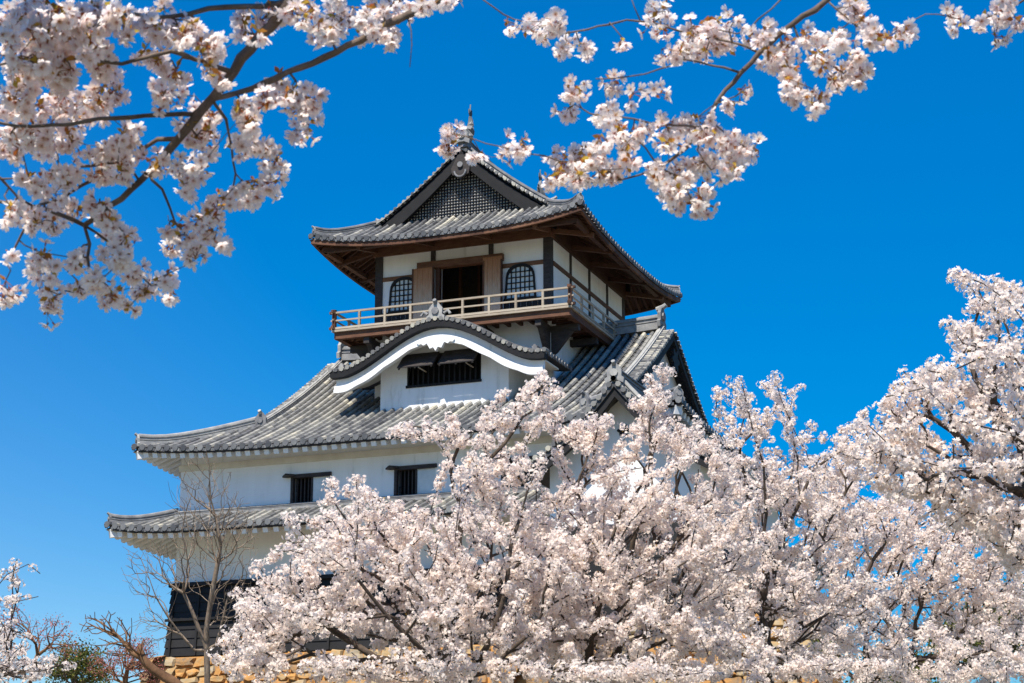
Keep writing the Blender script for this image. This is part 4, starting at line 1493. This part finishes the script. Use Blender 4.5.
D0 = 27
twiggy('bare_tree', 'leafless grey tree with fine twigs standing before the left castle corner', 'tree', (209, 690, D0),
       [[(209, 690, D0), (206, 631, D0), (214, 583, D0), (217, 546, D0), (214, 518, D0), (208, 480, D0), (205, 445, D0)],
        [(207, 660, D0), (196, 650, D0), (180, 632, D0), (169, 617, D0), (173, 600, D0), (181, 578, D0), (190, 556, D0), (200, 520, D0)],
        [(167, 615, D0), (155, 597, D0), (151, 580, D0), (140, 560, D0), (122, 545, D0)],
        [(217, 563, D0), (230, 550, D0), (238, 540, D0), (246, 518, D0)],
        [(215, 556, D0), (196, 546, D0), (176, 532, D0)],
        [(209, 660, D0), (222, 625, D0), (226, 600, D0), (240, 580, D0)],
        [(206, 640, D0), (190, 610, D0), (183, 590, D0)]],
       [(205, 500, 38, 50, D0, .8), (150, 570, 30, 35, D0, .6), (185, 560, 30, 40, D0, .6), (235, 540, 25, 50, D0, .6), (150, 620, 24, 30, D0, .5, .6), (235, 610, 30, 40, D0, .6)], 1500, 'bark_twig', tip=.0026, rmax=.042)
tb = twiggy('broken_tree', 'brown broken-topped tree stump branch leaning left with thin bare twigs', 'tree', (188, 695, 26),
            [[(188, 695, 26), (172, 680, 26), (155, 671, 26), (145, 662, 26), (140, 650, 26)],
             [(148, 664, 26), (136, 652, 26), (118, 640, 26), (96, 626, 26)]],
            [(105, 625, 32, 16, 26, .5), (120, 645, 28, 14, 26, .5)], 160, 'bark_brown', tip=.005, rmax=.055)

mb = MB().mat('bark_brown')
mb.tube([at(188, 695, 25.9), at(172, 681, 25.9), at(155, 671, 25.9), at(145, 662, 25.9), at(140, 652, 25.9), at(139, 645, 25.9)], [.085, .07, .06, .055, .05, .012], 9)
mb.build('broken_limb', tb[0], smooth=True)

# evergreen far behind
def leafy(name, label, cat, base, zones, n_t, n_l, mat, bark, size, clump, group=None, tip=.01, rmax=.15):
    t, k = twiggy(name, label, cat, base, [[base, (base[0] + 2, base[1] - 30, base[2])]], zones, n_t, bark, tip=tip, rmax=rmax, group=group)
    tips = np.array([i for i in range(len(k.Q)) if k.r[i] < tip * 2.2 and k.parr[i] >= 0])
    c = k.Q[rng.choice(tips, n_l)]
    P = c + rng.normal(size=c.shape) * clump
    D = rng.normal(size=P.shape) + np.array((0, 0, .6))
    V, F = instance(LEAF[0], LEAF[1], P, frames(D), rng.uniform(size[0], size[1], n_l))
    np_mesh('crown', V, F, [M[mat]], t, {'rnd': np.repeat(rng.uniform(0, 1, n_l), 4), 'ctr': np.zeros(n_l * 4)})
    return t


leafy('evergreen_tree', 'small olive-green evergreen tree far off between the corner cherry and the castle', 'tree', (74, 700, 48),
      [(72, 660, 15, 20, 48, .9), (88, 665, 16, 20, 48, .9), (62, 672, 16, 16, 48, .9), (98, 676, 12, 12, 48, .8)], 260, 3600, 'evergreen', 'bark', (.05, .1), .11)
leafy('maple_bush', 'loose reddish bush with unopened buds left of the castle base', 'bush', (125, 700, 36),
      [(120, 662, 34, 20, 36, .9), (140, 650, 18, 16, 36, .7), (150, 670, 18, 14, 36, .7)], 420, 2600, 'redbud', 'bark_brown', (.02, .045), .05, tip=.005, rmax=.05)
leafy('maple_bush', 'sparse reddish budding twigs above the corner cherry at the left edge', 'bush', (30, 700, 30),
      [(30, 628, 34, 16, 30, .7), (60, 640, 26, 22, 30, .6), (8, 615, 16, 22, 30, .6)], 220, 1000, 'redbud', 'bark_brown', (.02, .04), .04, tip=.004, rmax=.04)
leafy('evergreen_tree', 'dark brownish evergreen tree added as dark backing behind the blossom at the lower right edge', 'tree', (985, 740, 52),
      [(985, 640, 60, 34, 52, 2.2), (900, 672, 40, 22, 52, 2), (1020, 610, 20, 30, 52, 1.5)], 420, 16000, 'evergreen', 'bark_dark', (.08, .15), .16)  # added stand-in for dark trunks and buildings, darkens the blossom gaps
leafy('shrub', 'low yellow-green shrub glimpsed beneath the right-hand blossom beside the castle', 'bush', (828, 705, 42),
      [(826, 652, 14, 10, 42, 1), (836, 664, 10, 8, 42, 1)], 120, 1500, 'evergreen', 'bark', (.05, .1), .1)


# ------------------------------------------------------------------ near branches in full bloom
def near_tree(label, depth, trunk, limbs, discs, seed):
    global rng
    rng = np.random.default_rng(seed)
    tx, ty = trunk[0]
    t = empty('cherry_tree', (tx, ty, float(ground_z(tx, ty)))); tag(t, label, 'tree')
    mb = MB().mat('bark')
    # trunk and limb reaching over the frame
    tr = resample([np.array((tx, ty, float(ground_z(tx, ty)) - .1))] + [np.array(p) for p in trunk[1]], .25)
    mb.tube(tr, list(np.linspace(.17, .035, len(tr))), 12, cap=True)
    nodes = []
    for pts, r0, r1 in limbs:
        n = len(pts)
        W = resample([at(p[0], p[1], depth + p[2]) for p in pts], .035)
        W = [w + rng.normal(size=3) * .0026 for w in W]
        if nodes:        # spring from the branch already there
            A = np.array([w for w, _ in nodes]); dj = np.linalg.norm(A - W[0], axis=1)
            if dj.min() < .14: W = [A[int(dj.argmin())]] + W[1 if dj.min() < .03 else 0:]
        rad = list(np.linspace(r0, r1, len(W)) * rng.uniform(.88, 1.12, len(W)))
        mb.tube(W, rad, 9 if r0 > .008 else 6)
        nodes += [(w, r) for w, r in zip(W, rad)]
    NP = np.array([w for w, _ in nodes]); NR = np.array([r for _, r in nodes])
    umb = []; tw = []
    for (u, v, r) in discs:
        n = max(1, int(round(r * r / 36.0)))
        for _ in range(n):
            a = rng.uniform(0, 2 * math.pi); q = r * math.sqrt(rng.uniform(0, 1)) * .8
            uu, vv = u + q * math.cos(a), v + q * math.sin(a)
            c0 = at(uu, vv, depth)
            ray = (c0 - CAM) / depth
            # depth of the nearest branch decides the depth of this spur
            d = np.linalg.norm(NP - c0, axis=1); j = int(d.argmin())
            dd = float((NP[j] - CAM) @ FW) + rng.uniform(-.16, .2)
            P = CAM + ray * dd
            umb.append(P)
            tw.append((j, P))
    # twigs: join each spur to the closest twig or branch
    allP = list(NP); allR = list(NR)
    for j, P in sorted(tw, key=lambda q: np.linalg.norm(NP[q[0]] - q[1])):
        A = np.array(allP); d = np.linalg.norm(A - P, axis=1); k = int(d.argmin())
        if d[k] < .012: continue
        a = A[k]; mid = (a + P) / 2 + rng.normal(size=3) * .12 * d[k] + np.array((0, 0, .1 * d[k]))
        W = resample([a, mid, P], .03)
        r0 = min(allR[k] * .8, .0042)
        mb.tube(W, list(np.linspace(r0, .0016, len(W))), 5)
        allP += W[1:]; allR += [r0 * .8] * (len(W) - 1)
    mb.build('trunk', t, smooth=True)
    U = np.array(umb)
    k = rng.integers(4, 7, len(U)); idx = np.repeat(np.arange(len(U)), k)
    g = rng.normal(size=(len(U), 3)); g /= np.linalg.norm(g, axis=1, keepdims=True); g[:, 2] -= .55
    D = rng.normal(size=(len(idx), 3)); D /= np.linalg.norm(D, axis=1, keepdims=True)
    D = D + .75 * g[idx]; D[:, 2] -= .15
    D /= np.linalg.norm(D, axis=1, keepdims=True)
    Lp = rng.uniform(.022, .036, len(idx))
    P = U[idx] + D * Lp[:, None]
    FN = D + rng.normal(size=D.shape) * .38
    Fr = frames(FN)
    S = rng.uniform(.019, .0235, len(idx))
    S3 = np.stack([S, S, S * rng.uniform(.6, 1.5, len(idx))], 1)
    V, F = instance(BF[0], BF[1], P, Fr, S3)
    base = rng.uniform(0, .6, len(U))[idx] + rng.uniform(0, .4, len(idx))
    nv = len(BF[0])
    np_mesh('crown', V, F, [M['petal']], t, {'rnd': np.repeat(base, nv), 'ctr': np.tile(BF[2], len(idx))}, smooth=True)
    V, F = instance(SM[0], SM[1], P, Fr, S)
    np_mesh('stamen', V, F, [M['calyx']], t, {'rnd': np.ones(len(V)), 'ctr': np.tile(SM[2], len(idx))})
    # stalks with calyx, bronze leaves, a few pink buds
    V, F = instance(TUBE4[0], TUBE4[1], U[idx], frames(D), np.stack([np.full(len(idx), .0008)] * 2 + [Lp], 1))
    fz = -Fr[:, :, 2]
    V2, F2 = instance(TUBE4[0], TUBE4[1], P + Fr[:, :, 2] * .001, frames(fz), np.stack([np.full(len(idx), .0022)] * 2 + [np.full(len(idx), .009)], 1))
    Fall = np.concatenate([F, F2 + len(V)])
    rv = np.repeat(rng.uniform(0, 1, 2 * len(idx)), 8)
    np_mesh('stalk', np.concatenate([V, V2]), Fall, [M['calyx']], t, {'rnd': rv, 'ctr': np.zeros(len(rv))})
    m = len(U) * 4; j = rng.integers(0, len(U), m)
    D = rng.normal(size=(m, 3)); D /= np.linalg.norm(D, axis=1, keepdims=True)
    V, F = instance(LEAF[0], LEAF[1], U[j] + D * .004, frames(np.cross(D, rng.normal(size=D.shape))), rng.uniform(.012, .03, m))
    np_mesh('young_leaf', V, F, [M['leaf_bronze']], t, {'rnd': np.repeat(rng.uniform(0, 1, m), 4), 'ctr': np.zeros(m * 4)})
    return t


L_LIMBS = [([(360, -160, .1), (330, -60, .05), (292, 0, 0), (261, 36, 0), (232, 72, 0), (203, 109, 0), (179, 140, 0), (150, 171, .02), (121, 198, .04), (85, 225, .05)], .021, .008),
           ([(85, 225, .05), (58, 214, .07), (29, 205, .1), (-12, 201, .12)], .0065, .004), ([(85, 225, .05), (90, 245, .02), (89, 270, 0), (88, 297, 0)], .005, .003),
           ([(500, -60, .2), (435, 2, .15), (406, 14, .12), (348, 46, .1), (290, 72, .05), (251, 89, .03), (213, 101, 0), (193, 113, 0)], .013, .007),
           ([(282, 4, 0), (245, 6, -.05), (208, 10, -.1), (172, 16, -.15), (135, 14, -.2), (80, 30, -.25)], .008, .003), ([(193, 113, 0), (145, 116, -.1), (87, 121, -.2), (34, 127, -.25), (-10, 120, -.3)], .007, .004),
           ([(169, 135, 0), (158, 140, .02), (140, 150, .05), (116, 162, .1), (80, 168, .15), (40, 185, .2)], .0065, .003), ([(217, 104, 0), (227, 118, .03), (229, 135, .05), (234, 174, .1), (228, 205, .12)], .0045, .002),
           ([(152, 180, 0), (162, 190, .03), (169, 208, .05), (186, 237, .08), (205, 255, .1)], .0045, .002), ([(94, 179, .05), (80, 188, .06), (63, 198, .05), (38, 205, .05), (29, 213, .05), (20, 240, .08), (5, 262, .1)], .005, .0025),
           ([(-10, 170, -.1), (0, 179, -.1), (19, 198, -.05), (34, 206, 0)], .004, .003), ([(411, 18, .12), (412, 45, .12), (409, 68, .12)], .002, .0012),
           ([(232, 72, 0), (205, 62, -.1), (170, 52, -.2), (120, 62, -.25), (60, 60, -.3), (-10, 68, -.3)], .007, .003), ([(60, 60, -.3), (40, 40, -.3), (20, 10, -.3)], .004, .002),
           ([(290, 72, .05), (302, 92, .1), (300, 118, .12)], .0035, .002), ([(348, 46, .1), (372, 38, .12), (392, 42, .15)], .003, .002), ([(85, 225, .05), (110, 245, .1), (150, 285, .12)], .004, .002)]
L_DISCS = [(20, 20, 28), (60, 22, 28), (98, 22, 26), (20, 60, 26), (58, 64, 24), (98, 62, 18), (20, 98, 24), (60, 95, 20), (42, 135, 20), (15, 135, 17), (75, 130, 16), (108, 95, 16), (90, 110, 14),
           (130, 18, 17), (165, 22, 17), (150, 50, 11), (190, 26, 15), (210, 46, 15), (214, 70, 12), (252, 22, 15), (270, 8, 13), (300, 10, 15), (320, 28, 13), (343, 8, 15), (360, 24, 14), (384, 36, 12), (394, 12, 11), (372, 8, 10), (445, 1, 8), (422, 1, 8),
           (170, 92, 15), (172, 75, 10), (158, 60, 9), (205, 112, 12), (238, 100, 12), (268, 95, 11), (293, 100, 13), (305, 118, 11), (280, 78, 8), (308, 95, 10), (302, 128, 8),
           (108, 150, 14), (130, 140, 15), (100, 168, 12), (60, 172, 13), (36, 180, 14), (50, 196, 9), (125, 165, 10), (155, 160, 9), (190, 130, 12), (205, 132, 10), (250, 120, 10), (240, 140, 11), (260, 150, 11), (278, 165, 11), (272, 182, 11), (246, 180, 12), (250, 197, 9),
           (225, 200, 12), (214, 212, 11), (204, 165, 10), (190, 182, 10), (180, 165, 8), (170, 222, 9), (180, 242, 11), (195, 257, 11), (213, 240, 11), (204, 220, 10), (222, 250, 7),
           (15, 215, 11), (35, 225, 11), (56, 216, 11), (75, 210, 9), (105, 205, 10), (110, 222, 10), (121, 234, 10), (45, 255, 11), (46, 277, 11), (52, 298, 10), (53, 314, 7), (80, 252, 11), (115, 252, 11), (130, 264, 10), (100, 280, 10), (115, 300, 10), (145, 290, 10), (166, 280, 10), (134, 309, 7), (170, 291, 7), (10, 286, 10), (5, 250, 7), (75, 286, 9)]
R_LIMBS = [([(960, -120, .2), (880, -40, .1), (828, 0, 0), (794, 23, 0), (777, 34, 0), (751, 63, 0), (725, 91, 0), (702, 128, 0), (685, 148, 0), (657, 168, .02)], .013, .0045),
           ([(657, 168, .02), (640, 176, .03), (622, 180, .04), (585, 182, .06)], .003, .0018), ([(697, 128, 0), (672, 124, .03), (651, 123, .05), (617, 117, .08), (582, 108, .1), (570, 90, .1)], .0035, .0018),
           ([(657, 168, .02), (645, 148, 0), (634, 138, -.02)], .003, .002), ([(664, 165, 0), (685, 188, 0), (694, 205, 0)], .0032, .002), ([(736, 70, 0), (700, 62, .05), (685, 60, .05), (645, 74, .08), (594, 80, .1)], .0035, .0016),
           ([(755, 50, 0), (720, 40, .05), (680, 31, .1), (640, 20, .12), (611, 23, .12), (563, 34, .15), (525, 22, .18), (503, 13, .2), (478, -4, .2)], .004, .0018), ([(640, 20, .12), (634, 8, .12), (630, -8, .12)], .002, .0016),
           ([(794, -14, .05), (770, 10, .05), (737, 34, .05), (714, 30, .05)], .003, .0018), ([(790, 26, 0), (805, 46, 0), (820, 58, 0), (845, 72, 0)], .0035, .002), ([(828, 0, 0), (850, 20, -.03), (880, 38, -.05), (906, 34, -.05)], .003, .0016),
           ([(622, 180, .04), (590, 165, .05), (560, 160, .07), (530, 154, .1), (514, 150, .12), (486, 143, .14), (468, 138, .15), (452, 134, .15)], .0028, .0013), ([(708, 120, 0), (725, 135, .03), (745, 148, .05)], .003, .0018), ([(720, 98, 0), (735, 95, 0), (745, 88, 0)], .002, .0015),
           ([(1060, -30, .1), (1020, 2, .1), (990, 16, .1), (960, 20, .1), (946, 16, .1)], .004, .0018), ([(700, 128, 0), (697, 150, 0), (712, 170, 0)], .0025, .0016)]
R_DISCS = [(455, 138, 9), (452, 131, 5), (447, 144, 5), (480, 150, 7), (512, 146, 8), (526, 140, 8), (506, 18, 7), (531, 24, 10), (554, 17, 10), (563, 43, 9), (584, 46, 9), (545, 32, 7), (620, 34, 7), (662, 14, 10), (648, 26, 7), (668, 28, 7),
           (574, 86, 12), (571, 111, 9), (620, 83, 9), (631, 97, 6), (608, 111, 9), (617, 122, 10), (634, 137, 12), (600, 137, 8), (560, 156, 11), (583, 154, 12), (600, 154, 12), (556, 177, 11), (577, 172, 12), (605, 171, 12), (622, 160, 12),
           (691, 28, 11), (702, 42, 12), (714, 27, 12), (725, 42, 12), (685, 48, 10), (657, 51, 7), (668, 54, 7), (734, 14, 6), (759, 36, 10), (782, 46, 12), (805, 36, 10), (771, 53, 10), (794, 65, 12), (794, 86, 14), (816, 97, 11), (805, 103, 10), (834, 74, 12),
           (822, 57, 11), (851, 57, 12), (839, 34, 12), (862, 18, 12), (851, 11, 12), (873, 42, 11), (889, 40, 9), (898, 34, 7), (907, 32, 5), (860, 74, 10), (668, 125, 11), (691, 120, 10), (668, 138, 9), (685, 171, 14), (708, 131, 12), (725, 143, 12), (741, 148, 12), (753, 148, 7),
           (702, 165, 14), (725, 165, 12), (662, 177, 12), (680, 192, 12), (702, 188, 11), (691, 209, 9), (708, 203, 9), (668, 188, 10), (742, 91, 7), (734, 105, 7), (948, 17, 7), (959, 26, 7), (988, 23, 9), (1010, 17, 9), (999, 3, 12), (993, 34, 6), (655, 92, 5), (762, 66, 6)]
C0 = CAM
def lat(right, fwd, up):
    f = np.array((-math.sin(YAW), math.cos(YAW), 0)); return C0 + RT * right + f * fwd + np.array((0, 0, up))
a = lat(-3.2, -1.0, 0); b = at(360, -160, 5.3); e = at(500, -60, 5.4)
near_tree('near cherry branches in full bloom filling the top left corner', 5.2, ((a[0], a[1]), [lat(-3.1, -.9, 1.5), lat(-2.7, .6, 3.2), lat(-1.9, 3.0, 3.9), b, e]), L_LIMBS, L_DISCS, 5)
a = lat(3.6, -1.4, 0); b = at(960, -120, 5.8); e = at(1060, -30, 5.7)
near_tree('near cherry branch in full bloom hanging into the top right of the view', 5.6, ((a[0], a[1]), [lat(3.5, -1.2, 1.6), lat(3.3, .8, 3.4), lat(2.6, 3.6, 4.0), b]), R_LIMBS, R_DISCS, 9)
